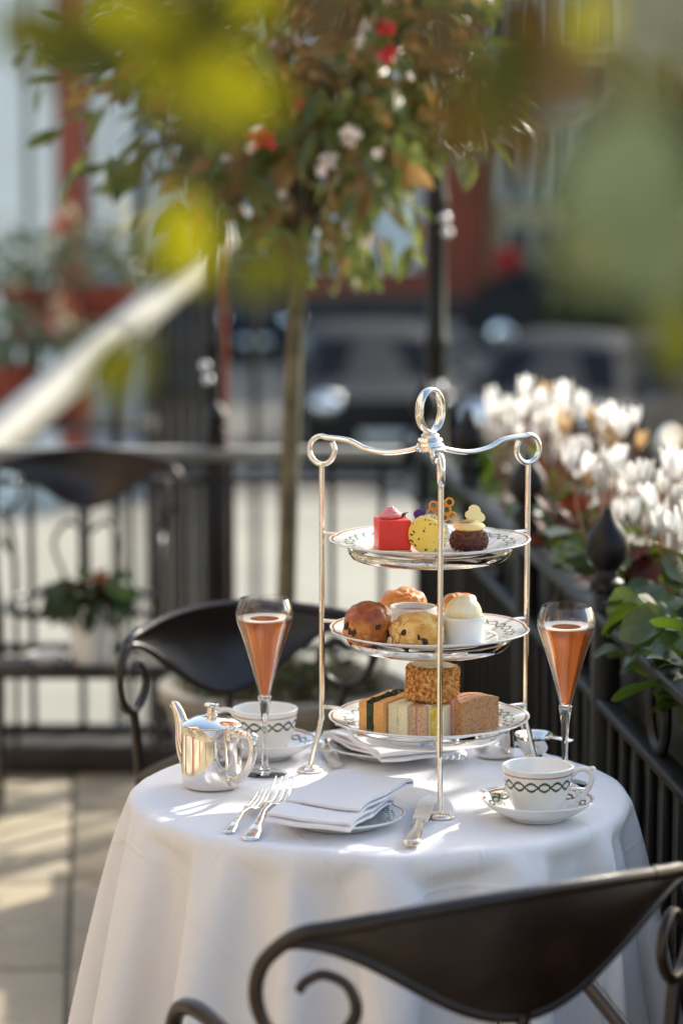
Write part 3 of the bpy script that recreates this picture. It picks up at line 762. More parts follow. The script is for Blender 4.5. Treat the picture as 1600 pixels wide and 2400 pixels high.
for bz, rz, lb in zip(BZ, (0.4, 0.9, 1.6), ('scalloped white plate with gold edge under the finger sandwiches, lowest tier', 'scalloped white plate with gold edge under the scones, middle tier', 'scalloped white plate with gold edge under the small cakes, top tier')):
    o = obj('plate', pm, M['plate_china'], None, (SX, SY, TZ + bz - 0.015), (0, 0, rz)); tag(o, lb, 'plate', 'plates on the tiered stand')
WELL = lambda k: TZ + BZ[k] - 0.015 + 0.0035

# ---------------------------------------------------------------- tableware
ZT = TZ + 0.0016
side_plate = plate_mesh(0.0775, 0.015, 0.62, 0.03, 6, 120)
def on_table(px, py, z=TZ): 
    p = G(px, py, z); return p.x, p.y
pf = on_table(797, 1905, 0.735); pb = on_table(905, 1745, 0.735)
o = obj('plate', side_plate, M['plate_china'], None, (pf[0], pf[1], ZT), (0, 0, 0.2)); tag(o, 'small white braid-rimmed side plate under the folded napkin at the table front', 'plate', 'side plates')
o = obj('plate', side_plate, M['plate_china'], None, (pb[0], pb[1], ZT), (0, 0, 1.2)); tag(o, 'small white side plate at the back of the table, half hidden behind the cake stand', 'plate', 'side plates')

def napkin_mesh(w, l, layers, gap=0.0042, seed=0):
    # one sheet folded to and fro: zigzag profile in (y, z), extruded across x
    rng = random.Random(seed)
    prof = []
    for k in range(layers):
        z = 0.0025 + k * gap
        fr = -l / 2 + 0.004 * rng.random() + 0.006 * k; bk = l / 2 - 0.004 * rng.random()
        ys = [fr + (bk - fr) * i / 10 for i in range(11)]
        if k % 2: ys = ys[::-1]
        for i, y in enumerate(ys):
            sag = 0.0
            prof.append((y, z + 0.0012 * math.sin(i * 0.9 + k)))
        if k < layers - 1:
            ye = ys[-1]; sg = 1 if k % 2 == 0 else -1
            for q in (0.3, 0.7):
                prof.append((ye + sg * gap * 0.75 * math.sin(PI * q), z + gap * (0.5 - 0.5 * math.cos(PI * q))))
    th = 0.0017; NX = 16
    V = []; F = []; n = len(prof)
    nr = []
    for i in range(n):
        a = Vector(prof[max(0, i - 1)]); b = Vector(prof[min(n - 1, i + 1)]); d = (b - a).normalized(); nr.append((-d.y, d.x))
    for s in (1, -1):
        for j in range(NX + 1):
            x = -w / 2 + w * j / NX
            for i, (y, z) in enumerate(prof):
                sk = 1 - 0.03 * ((i * 7) % 5) / 5
                wob = 0.0026 * mnoise.noise(Vector((x * 25, y * 18, seed + z * 60)))
                V.append((x * sk, y + s * th * nr[i][0], z + s * th * nr[i][1] + wob + 0.0015 * (abs(x) / w * 2) ** 2 - 3.2 * max(0, abs(y) - 0.045) ** 2 - 1.5 * max(0, abs(x) - 0.035) ** 2))
    A = (NX + 1) * n; I = lambda s, j, i: s * A + j * n + i
    for j in range(NX):
        for i in range(n - 1):
            F.append((I(0, j, i), I(0, j + 1, i), I(0, j + 1, i + 1), I(0, j, i + 1)))
            F.append((I(1, j, i), I(1, j, i + 1), I(1, j + 1, i + 1), I(1, j + 1, i)))
    for j in (0, NX):
        for i in range(n - 1): F.append((I(0, j, i), I(0, j, i + 1), I(1, j, i + 1), I(1, j, i)))
    for i in (0, n - 1):
        for j in range(NX): F.append((I(0, j, i), I(1, j, i), I(1, j + 1, i), I(0, j + 1, i)))
    return mesh(V, F, angle=60)
nf = thing('napkin', 'folded white napkin lying over the front side plate', 'napkin', (pf[0], pf[1], ZT + 0.0158), 0)
obj('lower_fold', napkin_mesh(0.106, 0.160, 2, 0.0062, 3), M['napkin'], nf, (-0.012, -0.008, 0), (R(-1.5), R(2), R(-20)))
obj('upper_fold', napkin_mesh(0.100, 0.152, 2, 0.0060, 9), M['napkin'], nf, (0.010, 0.026, 0.0118), (R(2), R(1), R(-27)))
nb = thing('napkin', 'folded white napkin over the side plate behind the cake stand', 'napkin', (pb[0] + 0.004, pb[1] - 0.01, ZT + 0.0155), R(28))
obj('lower_fold', napkin_mesh(0.115, 0.17, 3, 0.0045, 5), M['napkin'], nb)
obj('upper_fold', napkin_mesh(0.10, 0.14, 2, 0.0045, 6), M['napkin'], nb, (0.005, 0.01, 0.0145), (0, 0, R(-6)))

# cups and saucers
def cup_mesh():
    Rr, H = 0.0425, 0.060
    out = [(0.0005, 0.002, 9), (0.021, 0.002, 9), (0.022, 0.0, 9), (0.0245, 0.0, 9), (0.0255, 0.003, 0.02)]
    for k in range(1, 15):
        s = k / 14; z = 0.003 + (H - 0.003) * s
        r = 0.0255 + (Rr - 0.0255) * (1 - (1 - s) ** 2.3) * 0.97 + 0.0015 * s ** 6
        out.append((r, z, 0.02 + s * 0.98))
    inn = [(Rr - 0.0006, H + 0.0006, 1.3)]
    for k in range(14, -1, -1):
        s = k / 14; z = 0.006 + (H - 0.006) * s
        r = 0.0225 + (Rr - 0.0026 - 0.0225) * (1 - (1 - s) ** 2.3)
        inn.append((r, z, 1.5))
    inn.append((0.0005, 0.0055, 1.5))
    def f(th, r, z):
        w = max(0, z / 0.06) ** 6 if r > 0.03 else 0
        return r * (1 + 0.001 * w * math.cos(8 * th)), z + 0.0001 * w * math.cos(8 * th)
    return lathe(out + inn, 128, f)
cupm = cup_mesh()
def cup_handle():
    P = spline([(0.0385, 0, 0.047), (0.047, 0, 0.055), (0.058, 0, 0.056), (0.0645, 0, 0.049), (0.063, 0, 0.037), (0.055, 0, 0.025), (0.045, 0, 0.0165), (0.034, 0, 0.013)], 6)
    rr = [0.0042 if i < 4 or i > len(P) - 6 else 0.0034 for i in range(len(P))]
    a = tube_data(P, rr, 10, up=(0, 1, 0))
    b = tube_data(spline([(0.060, 0, 0.0555), (0.0655, 0, 0.0575), (0.0675, 0, 0.0555)], 4), 0.0028, 8)
    c = tube_data(spline([(0.050, 0, 0.0245), (0.0475, 0, 0.028), (0.0495, 0, 0.0305)], 4), 0.0026, 8)
    return mesh(*join(a, b, c), angle=60)
handm = cup_handle()
saum = lathe([(0.0005, 0.0045, 0.0), (0.024, 0.0045, 0.3), (0.0265, 0.006, 0.36), (0.029, 0.0055, 0.40), (0.038, 0.007, 0.52), (0.050, 0.0125, 0.70), (0.060, 0.0195, 0.88), (0.0665, 0.0245, 0.98), (0.0675, 0.025, 1.0), (0.0682, 0.024, 1.05), (0.061, 0.0165, 1.5), (0.050, 0.009, 1.5), (0.038, 0.003, 1.5), (0.034, 0.0022, 1.5), (0.033, 0, 1.5), (0.031, 0, 1.5), (0.030, 0.001, 1.5), (0.0005, 0.001, 1.5)], 144, scallop(0.068, 0.03, 8, 0.1, 0.0012))
def cup_set(x, y, hand, desc):
    s_ = obj('saucer', saum, M['saucer_china'], None, (x, y, ZT), (0, 0, 0.3)); tag(s_, f'white saucer with green braid rim {desc}', 'saucer', 'tea saucers')
    c_ = thing('teacup', f'empty white teacup with green braid band {desc}', 'cup', (x, y, ZT + 0.0047), hand, 'teacups')
    obj('bowl', cupm, M['cup_china'], c_); obj('handle', handm, M['china'], c_)
x, y = on_table(1259, 1872, 0.745); cup_set(x, y, R(-4), 'beside the railing')
CUP_R = (x, y)
p = G(622, 1731, 0.745); cup_set(p.x, p.y, R(172), 'behind the champagne flute and teapot')

# spoon, forks, knives
def loft(path, ws, ts, cup=None, seg=10):
    # ribbon: centre line points, half width, half thickness
    V = []; F = []; n = len(path)
    for i in range(n):
        a = Vector(path[max(0, i - 1)]); b = Vector(path[min(n - 1, i + 1)]); T = (b - a).normalized()
        X = Vector((1, 0, 0)); N = X.cross(T).normalized()
        for k in range(seg):
            an = 2 * PI * k / seg; cx, sx = math.cos(an), math.sin(an)
            q = Vector(path[i]) + X * (ws[i] * math.copysign(abs(cx) ** 0.7, cx)) + N * (ts[i] * math.copysign(abs(sx) ** 0.7, sx))
            if cup: q += N * (cup[i] * (cx * cx - 0.5))
            V.append(q)
    for i in range(n - 1):
        for k in range(seg):
            l = (k + 1) % seg; F.append((i * seg + k, i * seg + l, (i + 1) * seg + l, (i + 1) * seg + k))
    F.append(tuple(range(seg))[::-1]); F.append(tuple((n - 1) * seg + k for k in range(seg)))
    return V, F
def interp(tab, n):
    tab = sorted(tab); out = []
    y0, y1 = tab[0][0], tab[-1][0]
    for i in range(n):
        y = y0 + (y1 - y0) * i / (n - 1)
        for a, b in zip(tab, tab[1:]):
            if a[0] <= y <= b[0] + 1e-12:
                f = (y - a[0]) / max(1e-9, b[0] - a[0]); f = f * f * (3 - 2 * f)
                out.append([y] + [a[j] + (b[j] - a[j]) * f for j in range(1, len(a))]); break
    return out
def fork_parts(L):
    k = L / 0.20
    tab = [(-0.100, .0006, .0030, .0010), (-0.098, .0020, .0088, .0013), (-0.080, .0035, .0078, .0015), (-0.055, .0070, .0046, .0017), (-0.02, .0110, .0030, .0021), (0.004, .0105, .0036, .0020), (0.018, .0085, .0095, .0015), (0.028, .0068, .0122, .0013), (0.034, .0062, .0124, .0012)]
    rows = interp([(a * k, z * k, w * k, t_ * k) for a, z, w, t_ in tab], 46)
    handle = loft([(0, r[0], r[1]) for r in rows], [r[2] for r in rows], [r[3] for r in rows])
    tines = []
    for q in range(4):
        x0 = (-0.0107 + q * 0.00713) * k
        rows2 = [(y * k, z * k) for y, z in ((0.030, 0.0063), (0.048, 0.0062), (0.068, 0.0085), (0.086, 0.0130), (0.100, 0.0175))]
        P = [(x0 * (1 - 0.03 * i), y, z) for i, (y, z) in enumerate(rows2)]
        tines.append(loft(spline(P, 4), [0.0020 * k * (1 - 0.6 * (j / 16) ** 2) for j in range(17)], [0.0011 * k * (1 - 0.3 * j / 16) for j in range(17)], seg=8))
    return handle, tines
def fork(A, B, label, rz_extra=0):
    A, B = Vector(A), Vector(B); d = B - A; L = d.length
    t = thing('fork', label, 'fork', ((A + B) / 2).to_tuple(), math.atan2(d.y, d.x) - PI / 2, 'forks')
    t.location.z = ZT
    h, ti = fork_parts(L)
    obj('handle', mesh(*h, angle=60), M['cutlery'], t)
    for q in ti: obj('tine', mesh(*q, angle=60), M['cutlery'], t)
    return t
def knife(A, B, label):
    A, B = Vector(A), Vector(B); d = B - A; L = d.length; k = L / 0.20
    t = thing('table_knife', label, 'knife', ((A + B) / 2).to_tuple(), math.atan2(d.y, d.x) - PI / 2, 'knives'); t.location.z = ZT
    tab = [(-0.100, .0045, .0050, .0022), (-0.096, .0048, .0092, .0040), (-0.075, .0048, .0088, .0042), (-0.03, .0046, .0062, .0042), (-0.018, .0046, .0070, .0044), (-0.014, .0046, .0050, .0036)]
    rows = interp([tuple(v * k for v in r_) for r_ in tab], 26)
    obj('handle', mesh(*loft([(0, r[0], r[1]) for r in rows], [r[2] for r in rows], [r[3] for r in rows], seg=12), angle=50), M['silver_warm'], t)
    # blade: pistol-shaped outline, thin
    out = [(-0.0055, -0.015), (0.0060, -0.015), (0.0095, -0.010), (0.0105, 0.02), (0.0115, 0.06), (0.0125, 0.078), (0.0120, 0.092), (0.0075, 0.099), (0.0005, 0.096), (-0.0045, 0.082), (-0.0065, 0.05), (-0.0070, 0.01)]
    V = [(x * k, y * k, 0.0046 * k + 0.0007) for x, y in out] + [(x * k, y * k, 0.0046 * k - 0.0007) for x, y in out]; m = len(out)
    F = [tuple(range(m)), tuple(range(2 * m - 1, m - 1, -1))] + [(i, m + i, m + (i + 1) % m, (i + 1) % m) for i in range(m)]
    obj('blade', mesh(V, F, smooth=False), M['cutlery'], t)
    return t
fA, fB = G(532, 1953, 0.722), G(622, 1855, 0.733)
fork(fA, fB, 'silver fork beside the teapot, the outer of the pair left of the folded napkin')
fA, fB = G(584, 1971, 0.722), G(668, 1838, 0.733)
fork(fA, fB, 'silver fork next to the front side plate, the inner of the pair')
knife(G(963, 1988, 0.722), G(1000, 1872, 0.722), 'silver table knife beside the front foot of the cake stand')
knife(G(742, 1727, 0.722), G(800, 1806, 0.722), 'silver table knife behind the folded napkin, blade towards the front')
fork(G(1075, 1722, 0.722), G(1064, 1800, 0.730), 'silver fork lying behind the cake stand near the milk jug')

def spoon(loc, rz, L, label, tilt=(0, 0)):
    k = L / 0.135
    t = thing('teaspoon', label, 'spoon', loc, rz, 'teaspoons')
    t.rotation_euler = (tilt[0], tilt[1], rz)
    tab = [(-0.0675, .0040, .0030, .0009), (-0.066, .0042, .0058, .0011), (-0.05, .0050, .0052, .0013), (-0.01, .0062, .0022, .0015), (0.022, .0040, .0026, .0014), (0.028, .0030, .0030, .0013)]
    rows = interp([tuple(v * k for v in r_) for r_ in tab], 30)
    obj('handle', mesh(*loft([(0, r[0], r[1]) for r in rows], [r[2] for r in rows], [r[3] for r in rows]), angle=60), M['cutlery'], t)
    V = []; F = []; NR, NS = 7, 28
    for s in (0, 1):
        for i in range(NR + 1):
            rr = i / NR
            for j in range(NS):
                a = 2 * PI * j / NS
                x = 0.0140 * rr * math.sin(a) * (1 + 0.12 * math.cos(a)); y = 0.047 - 0.021 * rr * math.cos(a)
                z = 0.0005 + 0.0062 * rr ** 2.2 + (0.0011 if s else 0)
                V.append((x * k, y * k, z * k))
    A = (NR + 1) * NS
    for i in range(NR):
        for j in range(NS):
            l = (j + 1) % NS
            F.append((i * NS + j, (i + 1) * NS + j, (i + 1) * NS + l, i * NS + l)); F.append((A + i * NS + j, A + i * NS + l, A + (i + 1) * NS + l, A + (i + 1) * NS + j))
    for j in range(NS):
        l = (j + 1) % NS; F.append((NR * NS + j, A + NR * NS + j, A + NR * NS + l, NR * NS + l))
    obj('spoon_bowl', mesh(V, F, angle=60), M['cutlery'], t)
    return t
spoon((CUP_R[0] + 0.014, CUP_R[1] + 0.040, ZT + 0.0225), R(84), 0.135, 'silver teaspoon resting across the saucer beside the railing', (0, 0))
bpy.context.view_layer.update()
# lean the saucer spoon: bowl in the saucer, handle end past the rim
o = bpy.data.objects['teaspoon']; o.rotation_euler = (R(-5), 0, R(79)); o.location = (CUP_R[0] - 0.001, CUP_R[1] + 0.034, ZT + 0.0205)

# teapot
def teapot():
    c = D(497, 1841, 3.392)
    t = thing('teapot', 'small polished silver teapot with hinged lid on the white cloth', 'teapot', (c.x, c.y, ZT), R(-46)); t.scale = (1.0, 1.0, 1.08)
    body = [(0.0005, 0), (0.031, 0), (0.0345, 0.0012), (0.0378, 0.006), (0.0388, 0.013), (0.0387, 0.03), (0.0382, 0.06), (0.0376, 0.0715), (0.0382, 0.0728), (0.0382, 0.0738), (0.0372, 0.0742), (0.0005, 0.0742)]
    obj('body', lathe(body, 72), M['silver'], t)
    lid = obj('lid', lathe([(0.0374, 0.0744), (0.0378, 0.0752), (0.0366, 0.0762), (0.030, 0.0795), (0.020, 0.0832), (0.010, 0.0850), (0.0005, 0.0853)], 64), M['silver'], t)
    obj('knob', lathe([(0.0075, 0.0850), (0.0075, 0.0862), (0.0050, 0.0872), (0.0050, 0.0885), (0.0066, 0.0892), (0.0050, 0.0902), (0.0048, 0.0935), (0.0060, 0.0945), (0.0088, 0.0955), (0.0092, 0.0975), (0.0080, 0.0990), (0.0045, 0.1000), (0.0005, 0.1002)], 20), M['silver_warm'], lid)
    sp = spline([(-0.030, 0, 0.020), (-0.044, 0, 0.030), (-0.053, 0, 0.046), (-0.0565, 0, 0.060), (-0.061, 0, 0.074), (-0.069, 0, 0.0850), (-0.075, 0, 0.0875)], 6)
    n_ = len(sp); rr = [0.0125 * (1 - i / n_) ** 1.5 + 0.0050 for i in range(n_)]
    obj('spout', tube(sp, rr, 16, up=(0, 1, 0)), M['silver_warm'], t)
    obj('hinge', box(0.012, 0.017, 0.006, 0.0012, 1), M['silver'], t, (0.0375, 0, 0.0745))
    hp = spline([(0.034, 0, 0.066), (0.050, 0, 0.0705), (0.068, 0, 0.0705), (0.0775, 0, 0.064), (0.0775, 0, 0.050), (0.070, 0, 0.034), (0.055, 0, 0.0185), (0.0365, 0, 0.0135)], 6)
    obj('handle', tube(hp, [0.0062 if i < 10 else 0.0050 for i in range(len(hp))], 8, up=(0, 1, 0), flat=1.0), M['silver'], t)
    obj('thumb_piece', box(0.014, 0.011, 0.007, 0.002, 1), M['silver'], t, (0.076, 0, 0.0705), (0, R(25), 0))
    for z in (0.066, 0.0135):
        obj('handle_socket', lathe([(0.0005, -0.004), (0.0085, -0.004), (0.0085, 0.003), (0.006, 0.004), (0.0005, 0.004)], 16), M['silver_warm'], t, (0.0405, 0, z), (0, PI / 2, 0))
teapot()

# milk jug and tea strainer at the back
p = D(1158, 1752, 3.565)
t = thing('milk_jug', 'small polished silver milk jug behind the lowest plate', 'jug', (p.x, p.y, ZT), R(15))
obj('body', lathe([(0.0005, 0), (0.023, 0), (0.0255, 0.002), (0.0265, 0.006), (0.0262, 0.02), (0.0250, 0.040), (0.0258, 0.0425), (0.0245, 0.0425), (0.0235, 0.039), (0.0245, 0.008), (0.0005, 0.005)], 48), M['silver'], t)
obj('lip', tube(spline([(-0.022, 0, 0.036), (-0.028, 0, 0.041), (-0.034, 0, 0.0455)], 4), [0.008, 0.007, 0.006, 0.005, 0.004, 0.004, 0.003, 0.003, 0.003], 10), M['silver'], t)
obj('handle', tube(spline([(0.024, 0, 0.038), (0.036, 0, 0.041), (0.041, 0, 0.032), (0.036, 0, 0.018), (0.024, 0, 0.012)], 5), 0.0027, 8), M['silver'], t)
p = D(1250, 1760, 3.535)
t = thing('tea_strainer', 'silver tea strainer with gilt bowl on its drip cup behind the right flute', 'strainer', (p.x, p.y, ZT), R(-25))
obj('drip_cup', lathe([(0.0005, 0), (0.016, 0), (0.017, 0.002), (0.011, 0.006), (0.016, 0.012), (0.022, 0.022), (0.0235, 0.031), (0.0225, 0.031), (0.021, 0.023), (0.0005, 0.012)], 32), M['silver'], t)
obj('strainer_bowl', lathe([(0.0005, 0.022), (0.012, 0.025), (0.0195, 0.032), (0.0255, 0.0345), (0.0260, 0.0355), (0.0250, 0.0365), (0.0190, 0.0345), (0.011, 0.027), (0.0005, 0.024)], 40), M['silver_warm'], t)
obj('handle', box(0.034, 0.016, 0.0016, 0.0006, 1), M['silver'], t, (0.040, -0.004, 0.0345), (0, R(4), R(-10)))

# champagne flutes
def flute(x, y, label):
    t = thing('champagne_flute', label, 'flute', (x, y, ZT), 0, 'champagne flutes')
    wall = [(0.0046, 0.094), (0.0072, 0.104), (0.0105, 0.117), (0.0172, 0.142), (0.0248, 0.168), (0.0315, 0.188), (0.0350, 0.198), (0.0366, 0.2045), (0.0371, 0.2095), (0.0366, 0.2145), (0.0352, 0.2200), (0.0332, 0.2255), (0.0312, 0.2300)]
    inner = [(r - 0.0010, z + 0.0003) for r, z in wall]
    W = [Vector((a, b, 0)) for a, b in wall]; W = spline(W, 4); wall2 = [(v.x, v.y) for v in W]
    I = [Vector((a, b, 0)) for a, b in inner]; I = spline(I, 4); in2 = [(v.x, v.y) for v in I]
    obj('bowl', lathe(wall2 + [(wall2[-1][0] - 0.0005, wall2[-1][1] + 0.0005)] + in2[::-1][0:], 64), M['glass'], t)
    obj('stem', lathe([(0.0005, 0.0032), (0.008, 0.0044), (0.0052, 0.009), (0.0040, 0.018), (0.0037, 0.04), (0.0040, 0.06), (0.0050, 0.078), (0.0072, 0.0935), (0.0092, 0.1015), (0.0078, 0.1025), (0.005, 0.1000), (0.0022, 0.0985), (0.0005, 0.098)], 32), M['solid_glass'], t)
    obj('foot', lathe([(0.0005, 0.0), (0.0285, 0.0), (0.0290, 0.0006), (0.0285, 0.0012), (0.016, 0.0022), (0.008, 0.0038), (0.0005, 0.0040)], 48), M['solid_glass'], t)
    top = 0.2035
    lp = [(0.0005, 0.1030), (0.0040, 0.1034), (0.0062, 0.1055)] + [(r - 0.0016, z) for r, z in wall2 if 0.108 < z < top - 0.001]
    rl = lp[-1][0] + 0.0003
    lp += [(rl, top), (0.0005, top)]
    wn_ = obj('sparkling_wine', lathe(lp, 64), M['wine'], t)
    obj('foam_sky_sheen', lathe([(rl - 0.016, top + 0.0003), (rl - 0.008, top + 0.0007), (rl - 0.0022, top + 0.0012), (rl + 0.0003, top + 0.0018), (rl + 0.0005, top + 0.0002), (rl - 0.016, top + 0.0003)], 48), M['foam'], t)  # foam widened and whitened to stand in for sky reflected on the wine
    # bubbles: rising strings of tiny spheres
    rng = random.Random(int(x * 1e4)); VV = []; FF = []
    base = [(0, 0, 1), (.9, 0, .3), (-.45, .8, .3), (-.45, -.8, .3), (0.45, .8, -.4), (0.45, -.8, -.4), (-.9, 0, -.4), (0, 0, -1)]
    bf = [(0, 1, 2), (0, 2, 3), (0, 3, 1), (1, 4, 2), (2, 6, 3), (3, 5, 1), (1, 5, 4), (2, 4, 6), (3, 6, 5), (4, 5, 7), (4, 7, 6), (5, 7, 6)]
    for q in range(170):
        s = rng.random() ** 0.9
        z = 0.105 + (top - 0.108) * s
        rm = 0.0045 + 0.0295 * s ** 1.1
        a = rng.random() * 2 * PI; rr = rm * (rng.random() ** 1.1) * 0.72
        if q % 3: rr = min(rr, 0.004 + 0.010 * s) * rng.random()
        b = 0.00030 + 0.00035 * rng.random()
        o_ = len(VV); VV += [(rr * math.cos(a) + b * v[0], rr * math.sin(a) + b * v[1], z + b * v[2]) for v in base]; FF += [tuple(i + o_ for i in f) for f in bf]
    tag(obj('bubbles', mesh(VV, FF, angle=None), M['bubble'], wn_), kind='stuff')
p = G(621, 1816, 0.72); flute(p.x, p.y, 'full flute of pink sparkling wine beside the silver teapot')
p = D(1322, 1848, 3.40); flute(p.x, p.y, 'full flute of pink sparkling wine behind the teacup near the railing')
# ---------------------------------------------------------------- cakes on the top plate
def X(px, d): return (px - 800) / FPX * d / (math.cos(PITCH) ** 0 )
def at(px, d, z):
    d -= 0.047
    return ((px - 800) / FPX * (d * math.cos(PITCH) + (CZ - z) * math.sin(PITCH)), d, z)
n = NT('red_glaze'); n.set(color=n.mix(n.noise(40, 3), S(218, 42, 26), S(226, 60, 40)), rough=0.42, sss=0.1); n.bump(n.noise(300, 2), 0.08, 0.001); M['red_glaze'] = n.m
n = NT('pink_cream'); n.set(color=n.mix(n.noise(60, 3), S(226, 110, 118), S(240, 160, 164)), rough=0.35, sss=0.15); M['pink_cream'] = n.m
M['biscuit'] = two('biscuit', S(206, 150, 88), S(224, 178, 120), 90, 0.7, 0, 300, 0.4, 0.001)
n = NT('yellow_glaze'); n.set(color=n.mix(n.noise(30, 3), S(236, 200, 78), S(244, 214, 104)), rough=0.3, sss=0.1, coat=0.2); M['yellow_glaze'] = n.m
M['seed'] = two('seed', S(30, 28, 26), S(58, 52, 44), 300, 0.5)
M['coconut'] = two('coconut', S(238, 230, 200), S(246, 240, 222), 200, 0.6)
M['purple'] = leaf_mat('purple_petal', S(78, 36, 130), S(104, 54, 160), 0.2, 0.6)
n = NT('honeycomb'); n.set(color=n.mix(n.noise(80, 3), S(226, 128, 20), S(240, 160, 44)), rough=0.25, coat=0.3); M['honeycomb'] = n.m
M['choc'] = two('chocolate_crumb', S(78, 44, 30), S(118, 70, 44), 160, 0.75, 0, 420, 0.6, 0.002)
M['choc2'] = two('chocolate_crust', S(70, 34, 28), S(104, 56, 46), 220, 0.7, 0, 500, 0.6, 0.001)
n = NT('custard'); n.set(color=n.mix(n.noise(60, 3), S(240, 208, 128), S(246, 222, 158)), rough=0.3, sss=0.15); M['custard'] = n.m
n = NT('white_choc'); n.set(color=n.mix(n.noise(60, 3), S(244, 220, 140), S(248, 232, 176)), rough=0.35, sss=0.15); M['white_choc'] = n.m
n = NT('caramel'); n.set(color=n.mix(n.noise(160, 3, dist=1.5), S(150, 84, 40), S(222, 164, 96)), rough=0.2, coat=0.5); M['caramel'] = n.m
M['herb'] = leaf_mat('herb', S(70, 96, 44), S(110, 130, 70), 0.3)

z2 = WELL(2)
# red cube cake
t = thing('red_cube_cake', 'red glazed cube cake with a pink cream swirl', 'cake', at(919, 3.425, z2), R(9))
obj('biscuit_base', box(0.0425, 0.0425, 0.003, 0.0008, 1, (0, 0, 0.0016)), M['biscuit'], t)
obj('cube', box(0.041, 0.041, 0.0375, 0.0022, 3, (0, 0, 0.0219)), M['red_glaze'], t)
sw = []
for k in range(64):
    a = k * 0.42; f = k / 63; r = 0.0105 * (1 - f) ** 0.8 + 0.0008
    sw.append((r * math.cos(a) - 0.002, r * math.sin(a), 0.0425 + 0.012 * f))
obj('cream_swirl', tube(sw, [0.0044 * (1 - 0.55 * k / 63) * (1 + 0.18 * math.sin(k * 1.9)) for k in range(64)], 8), M['pink_cream'], t)
for k in range(3):
    obj('herb_sprig', tube(spline([(0.010 + 0.003 * k, -0.002, 0.041), (0.013 + 0.002 * k, 0.002 * k, 0.0455), (0.016 + 0.0025 * k, -0.004 + 0.003 * k, 0.0475)], 4), [0.0005, 0.0011, 0.0013, 0.0012, 0.0011, 0.001, 0.0007, 0.0005, 0.0003], 5), M['herb'], t)
# yellow disc cake
t = thing('yellow_disc_cake', 'upright yellow disc cake speckled with black seeds', 'cake', at(1003, 3.405, z2), R(-22))
RD = 0.0235
disc = [(0.0005, -0.0125), (RD - 0.004, -0.0125), (RD - 0.0012, -0.0112), (RD, -0.008), (RD, 0.008), (RD - 0.0012, 0.0112), (RD - 0.004, 0.0125), (0.0005, 0.0125)]
dm = lathe([(r, z) for r, z in disc], 56)
obj('disc', dm, M['yellow_glaze'], t, (0, 0, RD), (PI / 2, 0, 0))
rng = random.Random(11)
sd = ico(1, lambda p: (p.x * 0.0007, p.y * 0.0005, p.z * 0.0013))
for k in range(26):
    a = rng.random() * 2 * PI; rr = RD * 0.92 * math.sqrt(rng.random())
    if rng.random() < 0.4: rr = RD * (0.75 + 0.2 * rng.random())
    o = obj('seed', sd, M['seed'], t, (rr * math.cos(a), -0.0126, RD + rr * math.sin(a)), (0, rng.random() * 6, 0)); q_ = rng.uniform(0.7, 1.8); o.scale = (q_, 1, q_)
VV, FF, V2, F2 = [], [], [], []
def bits(n_, fn, size, rng, VV, FF):
    base = [(1, 0, -.5), (-.5, .87, -.5), (-.5, -.87, -.5), (.2, .1, .9)]; bf = [(0, 1, 3), (1, 2, 3), (2, 0, 3), (0, 2, 1)]
    for _ in range(n_):
        p = Vector(fn(rng)); q = Vector((rng.uniform(-1, 1), rng.uniform(-1, 1), rng.uniform(-1, 1))).to_track_quat('Z', 'Y'); s = size * rng.uniform(0.6, 1.4); o_ = len(VV)
        for v in base: VV.append(p + q @ (Vector(v) * s))
        FF += [tuple(i + o_ for i in f) for f in bf]
def rim_pt(r_):
    a = r_.uniform(-1.4, 2.6); return (RD * math.cos(a), r_.uniform(-0.0085, 0.012), RD + RD * math.sin(a))
bits(420, rim_pt, 0.0011, rng, VV, FF); tag(obj('coconut_coat', mesh(VV, FF, smooth=False), M['coconut'], t), kind='stuff')
VV, FF = [], []; bits(110, rim_pt, 0.0011, rng, VV, FF); tag(obj('rim_seeds', mesh(VV, FF, smooth=False), M['seed'], t), kind='stuff')
pet = ico(2, lambda p: (p.x * 0.0052, p.y * 0.0011 + 0.0012 * p.x * p.x, p.z * 0.0062 + 0.005))
for a in (-75, -35, 5, 35):
    obj('petal', pet, M['purple'], t, (-0.0125, 0.002, 2 * RD - 0.004), (0, R(a - 20), R(a * 0.5)))
# honeycomb biscuit: a slab of joined hexagon rings
VV, FF = [], []
hexes = [(-1, 0), (0, 0), (1, 0), (-0.5, 0.866), (0.5, 0.866), (-0.5, -0.866), (0.5, -0.866), (1.5, -0.866), (1.5, 0.866)]
for hx_, hy_ in hexes:
    c = (hx_ * 0.0078, hy_ * 0.0078); o_ = len(VV)
    for dz in (-0.0016, 0.0016):
        for rr in (0.0048, 0.0029):
            for k in range(12):
                a = R(30 * k); hr = rr * (1.0 if k % 2 else 0.94)
                VV.append((c[0] + hr * math.cos(a), dz, c[1] + hr * math.sin(a)))
    for k in range(12):
        l = (k + 1) % 12
        FF += [(o_ + k, o_ + l, o_ + 12 + l, o_ + 12 + k), (o_ + 24 + k, o_ + 36 + k, o_ + 36 + l, o_ + 24 + l), (o_ + k, o_ + 24 + k, o_ + 24 + l, o_ + l), (o_ + 12 + k, o_ + 12 + l, o_ + 36 + l, o_ + 36 + k)]
obj('honeycomb_piece', mesh(VV, FF, angle=50), M['honeycomb'], t, (0.0085, 0.0145, 2 * RD + 0.0035), (R(-8), R(-12), R(20)), (1.3, 1.5, 1.3))
